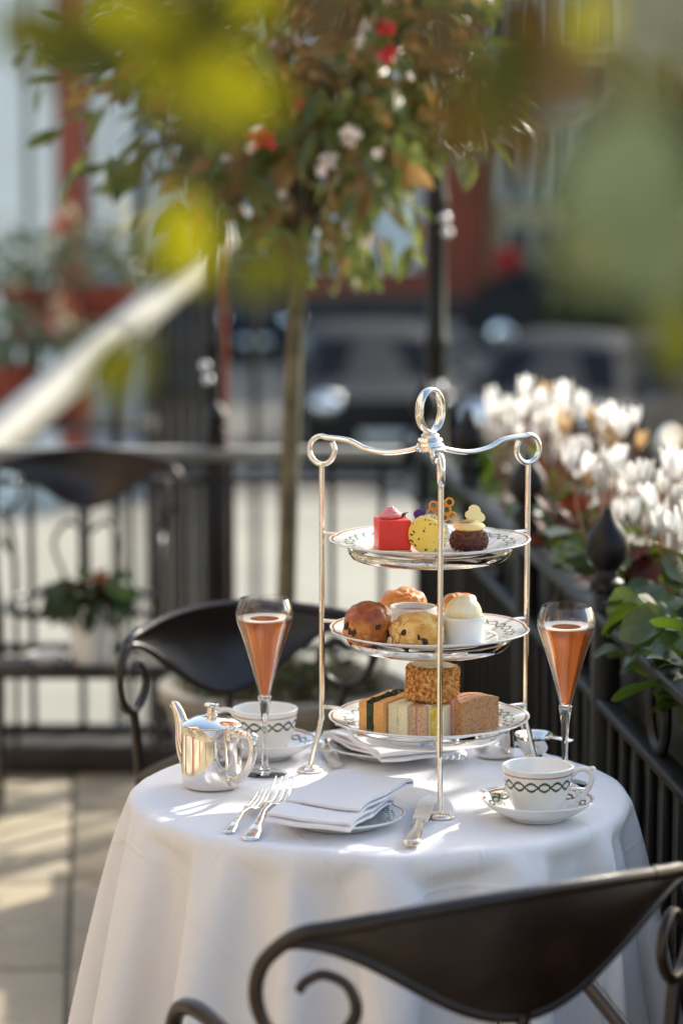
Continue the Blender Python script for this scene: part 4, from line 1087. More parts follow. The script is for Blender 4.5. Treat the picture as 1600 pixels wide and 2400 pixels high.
# chocolate choux bun
t = thing('chocolate_bun', 'craggy chocolate bun topped with custard and a white chocolate butterfly', 'cake', at(1098, 3.43, z2), R(0))
obj('bun', ico(4, lambda p: ((p.x * 0.0238) * (1 + 0.05 * NZ(p, 6)), (p.y * 0.0238) * (1 + 0.05 * NZ(p, 6, 3)), 0.0125 + 0.0165 * math.copysign(abs(p.z) ** 0.75, p.z) * (1 if p.z > 0 else 0.72) + 0.0006 * NZ(p, 14))), M['choc'], t)
VV, FF = [], []
rng = random.Random(4)
def bun_pt(r_):
    a = r_.random() * 2 * PI; z = r_.uniform(0.002, 0.022); rr = 0.0235 * math.sqrt(max(0.05, 1 - ((z - 0.0125) / 0.0195) ** 2)); return (rr * math.cos(a), rr * math.sin(a), z)
bits(1100, bun_pt, 0.0015, rng, VV, FF); tag(obj('crumb_crust', mesh(VV, FF, smooth=False), M['choc2'], t), kind='stuff')
cu = obj('custard_top', ico(3, lambda p: (p.x * 0.0205, p.y * 0.0205, 0.0298 + p.z * (0.0085 if p.z > 0 else 0.0075) * (1 - 0.15 * (p.x ** 2 + p.y ** 2)) + 0.0008 * NZ(p, 3))), M['custard'], t)
obj('caramel_pool', lathe([(0.0005, 0.0378), (0.006, 0.0382), (0.0105, 0.0374), (0.011, 0.0366), (0.0005, 0.0362)], 28), M['caramel'], t, (-0.003, -0.003, 0))
VV, FF = [], []
outl = []
for k in range(40):
    a = 2 * PI * k / 40; rr = 0.0085 * (0.62 + 0.38 * abs(math.cos(1.5 * a + 0.3))); outl.append((rr * math.cos(a) * 1.25, rr * math.sin(a)))
m_ = len(outl); VV = [(x, -0.001, z) for x, z in outl] + [(x, 0.001, z) for x, z in outl]
FF = [tuple(range(m_)), tuple(range(2 * m_ - 1, m_ - 1, -1))] + [(i, m_ + i, m_ + (i + 1) % m_, (i + 1) % m_) for i in range(m_)]
obj('chocolate_butterfly', mesh(VV, FF, angle=40), M['white_choc'], t, (0.0075, 0.004, 0.0445), (R(-20), R(25), R(12)), (1.35, 1.3, 1.35))

# ---------------------------------------------------------------- scones on the middle plate
z1 = WELL(1)
def scone_mat(name, top1, top2, side1, side2, split=0.030, gloss=0.25):
    n = NT(name); sep = n.node('ShaderNodeSeparateXYZ'); n.l.new(n.coord('Object'), sep.inputs[0])
    zz = n.math('ADD', sep.outputs[2], n.math('MULTIPLY', n.math('SUBTRACT', n.noise(45, 4), 0.5), 0.030))
    f = n.ramp(n.math('DIVIDE', zz, split * 1.35), [(0.55, 0.0), (0.85, 1.0)])
    top = n.mix(n.ramp(n.noise(70, 5), [(0.35, 0.0), (0.7, 1.0)]), top1, top2)
    side = n.mix(n.ramp(n.noise(38, 6, dist=0.8), [(0.42, 0.0), (0.58, 1.0)]), side1, side2)
    side = n.mix(n.ramp(n.noise(75, 5, dist=1.2), [(0.58, 0.0), (0.66, 0.8)]), side, S(150, 84, 34))
    n.set(color=n.mix(f, side, top), rough=n.ramp(f, [(0.0, 0.75), (1.0, gloss)]), coat=0.15)
    n.bump(n.noise(130, 6), 0.8, 0.0024); return n.m
M['scone_dark'] = scone_mat('scone_dark', S(142, 62, 22), S(184, 96, 40), S(212, 142, 68), S(176, 96, 40), 0.034, 0.3)
M['scone_pale'] = scone_mat('scone_pale', S(186, 108, 44), S(220, 156, 82), S(244, 206, 130), S(226, 166, 82), 0.050, 0.4)
M['scone_gold'] = scone_mat('scone_gold', S(200, 116, 44), S(224, 150, 70), S(232, 186, 112), S(206, 140, 70), 0.036, 0.3)
M['raisin'] = two('raisin', S(34, 20, 18), S(62, 38, 30), 200, 0.4, 0, 500, 0.6, 0.001)
def scone(label, px, d, w, dp, h, mat, seed, rz=0, raisins=0, lean=0):
    t = thing('scone', label, 'scone', at(px, d, z1), rz, 'scones')
    def f(p):
        q = p.z; e = 0.62
        ex_ = 2.3 if q > 0 else 3.4
        rxy = (1 - abs(q) ** ex_) ** (1 / ex_) if abs(q) < 1 else 0
        l = math.hypot(p.x, p.y) or 1
        bulge = 1 + 0.10 * NZ(p, 1.6, seed) + 0.07 * NZ(p, 3.6, seed + 5) + 0.035 * NZ(p, 8, seed) + 0.02 * NZ(p, 17, seed)
        x = p.x / l * rxy * w * bulge; y = p.y / l * rxy * dp * bulge
        z = h * 0.5 * (1 + math.copysign(abs(q) ** 0.85, q)) + (0.0040 * NZ(p, 2.2, seed + 2) + 0.0012 * NZ(p, 9, seed)) * (q > -0.8)
        return (x + lean * z, y, max(z, 0.0002))
    obj('crumb', ico(5, f), M[mat], t)
    rng = random.Random(seed)
    rm = ico(3, lambda p: (p.x * 0.0052 * (1 + .5 * NZ(p, 2)), p.y * 0.003 * (1 + .5 * NZ(p, 3)), p.z * 0.0036 * (1 + .6 * NZ(p, 2.5, 4))))
    for k in range(raisins):
        a = R(-90 + rng.uniform(-65, 65)) - rz; zq = rng.uniform(0.1, 0.55)
        q = 2 * zq - 1; rxy = (1 - abs(q) ** 3.2) ** (1 / 3.2)
        o = obj('raisin', rm, M['raisin'], t, (w * rxy * 0.96 * math.cos(a) + lean * zq * h, dp * rxy * 0.96 * math.sin(a), zq * h), (rng.uniform(-.4, .4), rng.random() * 3, a + PI / 2)); o.scale = [rng.uniform(0.7, 1.3)] * 3
    return t
scone('tall dark glazed fruit scone at the edge of the middle plate', 858, 3.395, 0.0300, 0.029, 0.053, 'scone_dark', 3, 0.2, 7, 0.06)
scone('pale crumbly fruit scone in front of the jam pot', 977, 3.378, 0.0330, 0.030, 0.0425, 'scone_pale', 8, -0.1, 7)
scone('golden scone behind the jam pot', 946, 3.520, 0.0300, 0.029, 0.0500, 'scone_gold', 14, 0.5, 0)
scone('golden scone behind the pot of cream', 1075, 3.508, 0.0270, 0.027, 0.0460, 'scone_gold', 21, 1.1, 0)
# ramekins
def ramekin(name, label, px, d, rr, h):
    t = thing(name, label, 'pot', at(px, d, z1))
    obj('pot', lathe([(0.0005, 0), (rr * 0.9, 0), (rr * 0.94, 0.001), (rr * 0.97, h * 0.80), (rr * 1.0, h * 0.84), (rr * 1.0, h * 0.97), (rr * 0.97, h), (rr * 0.93, h * 0.99), (rr * 0.90, h * 0.85), (rr * 0.87, 0.004), (0.0005, 0.003)], 56), M['china'], t)
    return t
n = NT('jam'); n.set(color=n.mix(n.noise(80, 3), S(96, 14, 16), S(150, 30, 26)), rough=0.12, coat=0.6); n.bump(n.noise(140, 3), 0.5, 0.003); M['jam'] = n.m
n = NT('clotted_cream'); n.set(color=n.mix(n.ramp(n.noise(55, 4), [(0.45, 0.0), (0.7, 1.0)]), S(250, 240, 214), S(242, 218, 150)), rough=0.4, sss=0.15); n.bump(n.noise(90, 4), 0.35, 0.002); M['clotted'] = n.m
t = ramekin('jam_pot', 'white china pot of jam between the scones', 968, 3.455, 0.0300, 0.0385)
obj('jam', lathe([(0.0005, 0.032), (0.02, 0.0322), (0.0262, 0.0315), (0.0005, 0.028)], 40), M['jam'], t)
t = ramekin('cream_pot', 'white china pot heaped with clotted cream', 1085, 3.400, 0.0283, 0.0360)
obj('cream_scoop', ico(4, lambda p: (p.x * 0.0232 * (1 + 0.02 * NZ(p, 3)), p.y * 0.0225, 0.0375 + p.z * 0.0235 + 0.0008 * NZ(p, 5))), M['clotted'], t)
spoon(at(1150, 3.435, z1 + 0.004), R(162), 0.115, 'small silver spoon leaning on the cream pot', (R(20), 0))

# ---------------------------------------------------------------- sandwiches on the lowest plate
z0 = WELL(0)
def bread_mat(name, c1, c2, sc=260, specks=None):
    n = NT(name); f = n.ramp(n.noise(sc, 5), [(0.35, 0.0), (0.65, 1.0)]); col = n.mix(f, c1, c2)
    if specks:
        v = n.node('ShaderNodeTexVoronoi'); v.inputs['Scale'].default_value = 260; n.l.new(n.coord('Object'), v.inputs['Vector'])
        col = n.mix(n.math('LESS_THAN', v.outputs['Distance'], 0.22), col, specks)
    n.set(color=col, rough=0.85); n.bump(n.noise(sc * 1.6, 5), 0.6, 0.0014); return n.m
M['bread_orange'] = bread_mat('bread_orange', S(236, 166, 92), S(244, 188, 120))
M['bread_white'] = bread_mat('bread_white', S(244, 230, 188), S(250, 242, 214))
M['bread_malt'] = bread_mat('bread_malt', S(206, 168, 132), S(222, 190, 158), 260, S(160, 118, 86))
M['bread_brown'] = bread_mat('bread_brown', S(180, 130, 88), S(200, 154, 110), 220, S(112, 68, 42))
M['spinach'] = two('spinach', S(20, 34, 16), S(52, 70, 34), 160, 0.4, 0, 260, 0.8, 0.003)
M['cucumber'] = two('cucumber', S(176, 196, 118), S(222, 228, 176), 160, 0.4)
M['salmon'] = two('salmon', S(206, 128, 112), S(226, 160, 142), 120, 0.45)
M['egg'] = two('egg_filling', S(226, 190, 60), S(240, 220, 120), 190, 0.6, 0, 260, 0.8, 0.003, lo=0.42, hi=0.58)
M['ham'] = two('ham', S(206, 142, 138), S(226, 172, 166), 90, 0.45)
M['cress'] = leaf_mat('cress', S(52, 84, 30), S(90, 120, 50), 0.3)
def slab(w, l, h, seed, bulge=0.0, bev=0.0012):
    bm = box_bm(w, l, h, 0, 1, (0, 0, h / 2))
    bmesh.ops.subdivide_edges(bm, edges=list(bm.edges), cuts=7, use_grid_fill=True)
    for v in bm.verts:
        p = v.co * 60
        v.co.x += 0.0006 * NZ(p, 1, seed); v.co.y += 0.0008 * NZ(p, 0.8, seed + 3) + bulge * (v.co.z / h) * 0
        v.co.z += (0.0007 * NZ(p, 0.8, seed + 7) + bulge * math.sin(PI * (v.co.y / l + 0.5))) * (v.co.z > h * 0.1)
        # soften corners
    return bm_mesh(bm, angle=50)
def sandwich(label, px, d, yaw, slices, L=0.082, h=0.040, bulge=0.0, lift=0):
    t = thing('finger_sandwich', label, 'sandwich', at(px, d, z0 + 0.0003 + lift), yaw, 'finger sandwiches')
    tot = sum(w for _, _, w in slices); x = -tot / 2
    for i, (nm, mat, w) in enumerate(slices):
        fill = nm != 'bread_slice'
        o = obj(nm, slab(w * (1.06 if fill else 1.0), L * (1.0 if not fill else 0.99), h * (0.985 if fill else 1.0), i + px * 0.1, bulge), M[mat], t, (x + w / 2, 0, 0))
        x += w
    return t
ya = R(-29)
B = 'bread_slice'
sandwich('finger sandwich of orange bread with dark green filling, at the end of the row', 905, 3.425, ya, [(B, 'bread_orange', 0.0110), ('spinach_filling', 'spinach', 0.0100), (B, 'bread_orange', 0.0135)], h=0.0405)
sandwich('white bread finger sandwich with thin cucumber filling', 963, 3.420, ya + R(3), [(B, 'bread_white', 0.0120), ('cucumber_filling', 'cucumber', 0.0022), (B, 'bread_white', 0.0115)], h=0.0385)
sandwich('malted bread finger sandwich with pink salmon filling', 1006, 3.414, ya + R(5), [(B, 'bread_malt', 0.0105), ('salmon_filling', 'salmon', 0.0026), (B, 'bread_malt', 0.0115)], h=0.0375)
sandwich('white bread finger sandwich with yellow egg and cress filling', 1046, 3.412, ya + R(3), [(B, 'bread_white', 0.0095), ('egg_filling', 'egg', 0.0085), (B, 'bread_white', 0.0095)], h=0.0375)
sandwich('brown bread sandwich with ham filling, its broad crust turned outward', 1104, 3.405, R(-50), [(B, 'bread_brown', 0.0120), ('ham_filling', 'ham', 0.0065), (B, 'bread_brown', 0.0150)], L=0.062, h=0.0430, bulge=0.004)
# filling spilling out on top of the first sandwich
rng = random.Random(2); VV, FF = [], []
bits(260, lambda r_: (r_.uniform(-0.006, 0.005), r_.uniform(-0.04, 0.04), 0.0405 + r_.uniform(-0.001, 0.002)), 0.0022, rng, VV, FF)
tag(obj('spinach_crumbs', mesh(VV, FF, smooth=False), M['spinach'], bpy.data.objects['finger_sandwich']), kind='stuff')
# nut crusted roll on top
n = NT('nut_crust'); n.set(color=n.mix(n.ramp(n.noise(260, 4), [(0.35, 0.0), (0.65, 1.0)]), S(198, 124, 52), S(236, 190, 116)), rough=0.6); n.bump(n.noise(400, 4), 0.6, 0.002); M['nut'] = n.m
M['nut2'] = two('nut_bits', S(190, 112, 40), S(240, 196, 122), 210, 0.6, lo=0.42, hi=0.58)
t = thing('nut_crusted_roll', 'round bread bite rolled in chopped nuts on top of the sandwiches', 'sandwich', at(1011, 3.418, z0 + 0.0395), R(20))
t.rotation_euler = (R(-2), R(3), R(20))
obj('bread', lathe([(0.0005, 0), (0.029, 0), (0.0315, 0.002), (0.0318, 0.038), (0.0300, 0.0405), (0.020, 0.0425), (0.0005, 0.0430)], 56), M['nut'], t)
obj('bread_top', ico(3, lambda p: (p.x * 0.0292 * (1 + 0.03 * NZ(p, 3)), p.y * 0.0292 * (1 + .03 * NZ(p, 3, 2)), 0.0432 + p.z * 0.0030 + 0.0005 * NZ(p, 8))), M['bread_white'], t)
VV, FF = [], []; rng = random.Random(9)
bits(1500, lambda r_: (lambda a, z: (0.0318 * math.cos(a), 0.0318 * math.sin(a), z))(r_.random() * 2 * PI, r_.uniform(0.0005, 0.0415)), 0.0030, rng, VV, FF)
tag(obj('nut_coating', mesh(VV, FF, smooth=False), M['nut2'], t), kind='stuff')
# ---------------------------------------------------------------- plants
def leaf_data(L, W, heart=0.0, cup=0.15, droop=0.2, n=6, wav=0.0, seed=0):
    V = []; F = []
    for i in range(n + 1):
        s = i / n
        w = W * (math.sin(PI * min(1, s * 0.92 + 0.06)) ** 0.75) if not heart else W * (1 - (2 * s - 0.72) ** 2 * (0.5 if s < 0.36 else 0.58)) ** 0.8 * (1 if s < 0.98 else 0.1)
        y = L * s; z = -droop * L * s * s
        for u in (-1, -0.5, 0, 0.5, 1):
            yy = y - heart * L * (0.22 * abs(u) if s < 0.2 else 0)
            V.append((u * w, yy, z + cup * W * abs(u) + wav * W * math.sin(s * 9 + u * 3 + seed) * abs(u)))
    for i in range(n):
        for k in range(4): F.append((i * 5 + k, i * 5 + k + 1, i * 5 + 5 + k + 1, i * 5 + 5 + k))
    return V, F
def heart_leaf(L, W, cup=0.2, wav=0.1, seed=0):
    # round heart-shaped cyclamen leaf, fan from the stalk notch
    V = [(0, 0, 0)]; F = []; K = 22; RN = 3
    for q in range(1, RN + 1):
        f = q / RN
        for k in range(K):
            a = R(-90 + 14 + (332) * k / (K - 1))
            r = 0.5 * (1 + 0.30 * math.sin(a)) * (1 + 0.05 * math.sin(7 * a + seed))
            x = W * r * math.cos(a) * 1.05; y = L * (0.28 + r * math.sin(a) * 0.95 + 0.10 * math.sin(a))
            V.append((x * f, y * f, (cup * (abs(x) / W) ** 1.5 * W + wav * W * math.sin(3 * a + seed) * 0.4 - 0.25 * L * (y / L) ** 2) * f * f))
    for q in range(RN):
        for k in range(K - 1):
            if q == 0: F.append((0, 1 + k, 2 + k))
            else:
                a = 1 + (q - 1) * K + k; b = 1 + q * K + k; F.append((a, b, b + 1, a + 1))
    return V, F
def xform(data, m):
    V, F = data; return [m @ Vector(v) for v in V], F
def rot_to(direction, roll=0.0):
    return (Vector(direction).to_track_quat('Y', 'Z').to_matrix().to_4x4()) @ Matrix.Rotation(roll, 4, 'Y')

# leaves: cyclamen with pale marbling
def cyc_leaf_mat():
    n = NT('cyclamen_leaf')
    v = n.noise(38, 4, dist=0.6); f = n.ramp(v, [(0.42, 0.0), (0.66, 1.0)])
    oi = n.node('ShaderNodeObjectInfo')
    col = n.mix(f, S(22, 42, 22), S(62, 88, 64))
    col = n.mix(n.math('MULTIPLY', n.math('POWER', oi.outputs['Random'], 2.0), 0.6), col, S(84, 100, 24))
    n.set(color=col, rough=0.34, spec=0.5)
    n.bump(n.noise(60, 3), 0.2, 0.003)
    t = n.node('ShaderNodeBsdfTranslucent'); n.put(t.inputs[0], S(120, 150, 40))
    mx = n.node('ShaderNodeMixShader'); mx.inputs[0].default_value = 0.22
    n.l.new(n.bsdf.outputs[0], mx.inputs[1]); n.l.new(t.outputs[0], mx.inputs[2]); n.l.new(mx.outputs[0], n.out.inputs[0]); return n.m
M['cyc_leaf'] = cyc_leaf_mat()
M['cyc_petal'] = leaf_mat('cyclamen_petal', S(244, 242, 238), S(248, 246, 243), 0.48, 0.5, 20)
M['cyc_dry'] = leaf_mat('withered_petal', S(206, 170, 120), S(224, 196, 150), 0.4, 0.6, 20)
M['stalk'] = two('stalk', S(120, 70, 50), S(150, 96, 66), 40, 0.5)
M['soil'] = two('soil', S(46, 36, 28), S(76, 62, 48), 60, 0.95, 0, 80, 0.8, 0.006)
M['trough'] = two('trough_black', S(24, 24, 24), S(40, 40, 38), 10, 0.6)
M['bronze_leaf'] = leaf_mat('bronze_leaf', S(84, 40, 26), S(120, 62, 34), 0.3, 0.5)
cyc_leaves = [mesh(*heart_leaf(0.058, 0.058, 0.25, 0.12, k), angle=None) for k in range(4)]
def cyc_flower_mesh(seed):
    rng = random.Random(seed); parts = []
    for k in range(5):
        a = 2 * PI * k / 5 + rng.uniform(-0.15, 0.15); tw = rng.uniform(-0.5, 0.5)
        V = []; F = []; n_ = 6
        for i in range(n_ + 1):
            s = i / n_
            w = 0.0098 * math.sin(PI * (0.12 + 0.80 * s)) ** 0.8
            r = 0.004 + 0.006 * math.sin(PI * min(1, s * 1.1)) + 0.010 * s * s; z = -0.006 + 0.040 * s
            for u in (-1, 0, 1):
                aa = a + u * w / max(r, 0.007) * 0.8 + tw * s
                V.append(((r - 0.002 * abs(u)) * math.cos(aa), (r - 0.002 * abs(u)) * math.sin(aa), z + 0.002 * math.sin(i * 2 + u * 2 + seed)))
        for i in range(n_):
            for u in range(2): F.append((i * 3 + u, i * 3 + u + 1, i * 3 + 4 + u, i * 3 + 3 + u))
        parts.append((V, F))
    return mesh(*join(*parts), angle=None)
cyc_fl = [cyc_flower_mesh(k) for k in range(4)]
RNG = random.Random(21)
def cyclamen(d, off, nl, nf, fz, label, group=None, spill=0.0):
    x, y, z = rail_x(d) + off, d, 0.80
    t = thing('cyclamen_plant', label, 'plant', (x, y, z), 0, group)
    for k in range(nl):
        a = RNG.uniform(0, 2 * PI); rr = RNG.uniform(0.01, 0.085); h = RNG.uniform(0.03, 0.10) - (0.35 * rr if rr > 0.06 else 0)
        if spill and k < nl * spill: a = RNG.uniform(PI * 0.75, PI * 1.45); rr = RNG.uniform(0.06, 0.13); h = RNG.uniform(-0.02, 0.09)
        px_, py_ = rr * math.cos(a), rr * math.sin(a)
        o = obj('leaf', RNG.choice(cyc_leaves), M['cyc_leaf'], t, (px_, py_, h), (R(RNG.uniform(-55, 30)), R(RNG.uniform(-45, 45)), a - PI / 2 + RNG.uniform(-0.8, 0.8)))
        s = RNG.uniform(0.45, 1.1); o.scale = (s, s, s)
    for k in range(nf):
        a = RNG.uniform(0, 2 * PI); rr = RNG.uniform(0, 0.085); h = fz + RNG.uniform(-0.05, 0.045)
        fx, fy = rr * math.cos(a), rr * math.sin(a)
        st = obj('flower', RNG.choice(cyc_fl), M['cyc_petal'] if RNG.random() > 0.06 else M['cyc_dry'], t, (fx, fy, h), (R(RNG.uniform(-22, 22)), R(RNG.uniform(-22, 22)), RNG.uniform(0, 6)))
        s = RNG.uniform(0.85, 1.2); st.scale = (s, s, s)
        obj('stalk', tube(spline([(fx * 0.3, fy * 0.3, 0.0), (fx * 0.8, fy * 0.8, h * 0.6), (fx, fy, h + 0.006)], 4), 0.0016, 5), M['stalk'], t)
    return t
G_ = 'white cyclamens in the railing troughs'
for i, (d, off, nl, nf, fz) in enumerate([(5.95, .11, 16, 9, .13), (5.65, .08, 18, 11, .165), (5.35, .13, 22, 16, .20), (5.05, .09, 26, 18, .205), (4.80, .14, 28, 18, .20), (4.55, .09, 30, 14, .16), (4.32, .15, 30, 18, .17)]):
    cyclamen(d, off, nl, nf, fz, ['white cyclamen at the far end of the trough beside the tall corner post', 'low white cyclamen second along the trough from the tall corner post', 'tall white cyclamen third along the trough from the tall corner post', 'tallest white cyclamen, fourth along the trough from the corner post', 'dense white cyclamen next to the bronze leaves in the middle trough', 'shorter white cyclamen between two dense ones in the middle trough', 'wide white cyclamen one plant behind the railing post finial'][i], G_, 0.3)
cyclamen(4.10, .13, 26, 13, .17, 'white cyclamen with dense flowers just behind the railing post finial', None, 0.45)
cyclamen(3.86, .10, 48, 3, .12, 'leafy cyclamen spilling large marbled leaves over the railing', None, 0.6)
cyclamen(3.62, .10, 46, 3, .12, 'leafy cyclamen nearest the iron ring, with few flowers', None, 0.6)
for k, (d0, d1) in enumerate(((3.3, 4.2), (4.23, 5.13), (5.16, 6.06))):
    dm = (d0 + d1) / 2
    t = thing('planter_trough', ('black trough of leafy cyclamens behind the railing beside the teacup', 'black trough of white cyclamens behind the railing post', 'black trough of white cyclamens at the far end of the side railing')[k], 'planter', (rail_x(dm) + 0.115, dm, 0), RA)
    hw, hl = 0.075, (d1 - d0) / 2 - 0.01
    obj('trough', boxes([(-hw, hw, -hl, hl, 0.60, 0.62), (-hw, -hw + 0.01, -hl, hl, 0.62, 0.80), (hw - 0.01, hw, -hl, hl, 0.62, 0.80), (-hw + 0.01, hw - 0.01, -hl, -hl + 0.01, 0.62, 0.80), (-hw + 0.01, hw - 0.01, hl - 0.01, hl, 0.62, 0.80)]), M['trough'], t)
    obj('soil', boxes([(-hw + 0.011, hw - 0.011, -hl + 0.011, hl - 0.011, 0.63, 0.785)]), M['soil'], t)
    for yy in (-hl + 0.15, hl - 0.15): obj('bracket', box(0.012, 0.03, 0.60, 0.002, 1, (0, 0, 0.30)), M['iron'], t, (hw - 0.02, yy, 0))
# bronze foliage between the flowers
for d, off, h in ((4.75, .06, .10), (4.25, .05, .09), (5.2, .06, .1)):
    t = thing('bronze_foliage_plant', {4.75: 'bronze leaved plant among the cyclamens in the middle trough', 4.25: 'bronze leaved plant beside the railing post', 5.2: 'bronze leaved plant among the far cyclamens'}[d], 'plant', (rail_x(d) + off, d, 0.79))
    lm = mesh(*leaf_data(0.06, 0.014, 0, 0.2, 0.3), angle=None)
    for k in range(26):
        a = RNG.uniform(0, 6.28); e = RNG.uniform(0.3, 1.3)
        o = obj('leaf', lm, M['bronze_leaf'], t, (RNG.uniform(-.03, .03), RNG.uniform(-.05, .05), RNG.uniform(0, h)), rot_to((math.cos(a) * math.cos(e), math.sin(a) * math.cos(e), math.sin(e)), RNG.uniform(-1, 1)).to_euler())

def foliage(n_, center, radii, L, W, rng, shell=0.35, droop=0.25, sun_face=0.3, keep=None, data=None):
    parts = []
    base = data or leaf_data(L, W, 0, 0.25, droop, 4)
    VV = []; FF = []; i = 0
    bv = np.array(base[0], dtype=float)
    while i < n_:
        d = Vector((rng.gauss(0, 1), rng.gauss(0, 1), rng.gauss(0, 1))).normalized()
        r = (shell + (1 - shell) * rng.random()) ** 0.6
        lump = 0.80 + 0.34 * mnoise.noise(d * 2.1 + Vector(center))
        p = Vector((center[0] + d.x * r * radii[0] * lump, center[1] + d.y * r * radii[1] * lump, center[2] + d.z * r * radii[2] * lump))
        i += 1
        if keep and not keep(p): continue
        dirv = (d * 0.9 + Vector((rng.uniform(-1, 1), rng.uniform(-1, 1), rng.uniform(-0.9, 0.5)))).normalized()
        m = rot_to(dirv, rng.uniform(-1.4, 1.4)); s = rng.uniform(0.6, 1.25)
        mm = np.array(m.to_3x3()) * s
        o_ = len(VV); VV += [tuple(v) for v in (bv @ mm.T + np.array(p))]; FF += [tuple(k + o_ for k in f) for f in base[1]]
    return VV, FF

# ---- standard tree in the stone bowl behind the table
M['bark'] = two('bark', S(92, 84, 62), S(130, 120, 92), 18, 0.85, 0, 60, 0.6, 0.004)
M['bark_dark'] = two('bark_dark', S(58, 46, 36), S(84, 68, 54), 18, 0.85, 0, 60, 0.6, 0.004)
M['tree_leaf'] = leaf_mat('tree_leaf', S(76, 92, 38), S(128, 134, 76), 0.45, 0.20, 9, None)
M['tree_leaf2'] = leaf_mat('tree_leaf_dark', S(126, 98, 52), S(160, 128, 82), 0.45, 0.3, 9, None)
M['red_flower'] = leaf_mat('red_flower', S(190, 26, 52), S(220, 50, 74), 0.4, 0.5)
M['white_flower'] = leaf_mat('white_flower', S(226, 214, 206), S(240, 230, 224), 0.4, 0.5)
DT = 5.62
b0 = D(664, 1600, DT)
pl = thing('stone_planter', 'round weathered stone planter bowl behind the iron chair', 'planter', (b0.x, DT, 0))
obj('bowl', lathe([(0.0005, 0), (0.15, 0), (0.16, 0.03), (0.11, 0.07), (0.13, 0.12), (0.21, 0.25), (0.245, 0.37), (0.262, 0.385), (0.262, 0.41), (0.24, 0.415), (0.225, 0.37), (0.0005, 0.36)], 48), M['stone'], pl)
obj('soil', lathe([(0.0005, 0.385), (0.10, 0.387), (0.228, 0.378)], 32), M['soil'], pl)
V_, F_ = foliage(420, (0, 0, 0.40), (0.23, 0.23, 0.06), 0.035, 0.011, random.Random(3), 0.1)
tag(obj('ground_cover', mesh(V_, F_, angle=None), leaf_mat('ground_cover', S(56, 66, 30), S(110, 110, 60), 0.3, 0.4), pl), kind='stuff')
st = thing('standard_tree', 'slim trunked ornamental tree with leafy round crown and red and white blossom', 'tree', (b0.x, DT, 0.384))
tp = D(696, 690, DT)
dx = tp.x - b0.x
trunk_pts = spline([(0, 0, -0.02), (dx * 0.3, 0.01, 0.3), (dx * 0.65, -0.005, 0.62), (dx, 0, 0.86), (dx + 0.01, 0.01, 1.15)], 6)
obj('trunk', tube(trunk_pts, [0.021 - 0.006 * i / len(trunk_pts) for i in range(len(trunk_pts))], 12), M['bark'], st)
cc = Vector((dx + 0.0, 0.02, 1.36))
rng = random.Random(12)
for k in range(14):
    a = rng.uniform(0, 6.28); e = rng.uniform(-0.2, 1.2)
    q = Vector((math.cos(a) * math.cos(e), math.sin(a) * math.cos(e), math.sin(e))) * rng.uniform(0.28, 0.44)
    s0 = Vector((dx + 0.005, 0.005, rng.uniform(0.86, 1.15)))
    obj('limb', tube(spline([s0, s0.lerp(cc + q, 0.5) + Vector((0, 0, 0.03)), cc + q], 5), [0.011, 0.009, 0.007, 0.005, 0.004, 0.003], 6), M['bark_dark'], st)
V_, F_ = foliage(1350, tuple(cc), (0.60, 0.48, 0.56), 0.070, 0.016, random.Random(31), 0.25, 0.25)
tag(obj('crown', mesh(V_, F_, angle=None), M['tree_leaf'], st), kind='stuff')
V_, F_ = foliage(620, tuple(cc), (0.52, 0.44, 0.50), 0.075, 0.017, random.Random(32), 0.1, 0.25)
tag(obj('inner_crown', mesh(V_, F_, angle=None), M['tree_leaf2'], st), kind='stuff')
def blossom(seed, nP, rP):
    rng = random.Random(seed); parts = []
    for k in range(nP):
        d = Vector((rng.gauss(0, 1), rng.gauss(0, 1), rng.gauss(0, 1))).normalized()
        m = Matrix.Translation(d * rP * 0.2) @ rot_to(d, rng.uniform(0, 3))
        parts.append(xform(leaf_data(rP, rP * 0.42, 0, 0.3, 0.2, 4), m))
    return mesh(*join(*parts), angle=None)
bl = [blossom(k, 12, 0.030) for k in range(3)]
for px, py, c, s in ((622, 325, 'red_flower', 1.0), (600, 318, 'red_flower', .8), (905, 62, 'red_flower', .8), (912, 130, 'red_flower', .9), (700, 245, 'red_flower', .4), (600, 300, 'white_flower', .8), (770, 375, 'white_flower', 1.1), (820, 320, 'white_flower', 1.3), (755, 400, 'white_flower', .8), (850, 60, 'white_flower', .9), (840, 95, 'white_flower', .8), (885, 360, 'white_flower', .7), (590, 345, 'white_flower', .8), (660, 455, 'white_flower', .6), (530, 370, 'white_flower', .6), (700, 90, 'white_flower', .7), (960, 180, 'white_flower', .6), (640, 100, 'white_flower', .6)):
    p = D(px, py, DT - 0.40 - 0.05 * random.random()) - Vector((b0.x, DT, 0.384))
    obj('blossom', random.choice(bl), M[c], st, tuple(p), (random.random() * 6, random.random() * 6, 0), (s * (.7 if c[0] == 'r' else .5),) * 3)

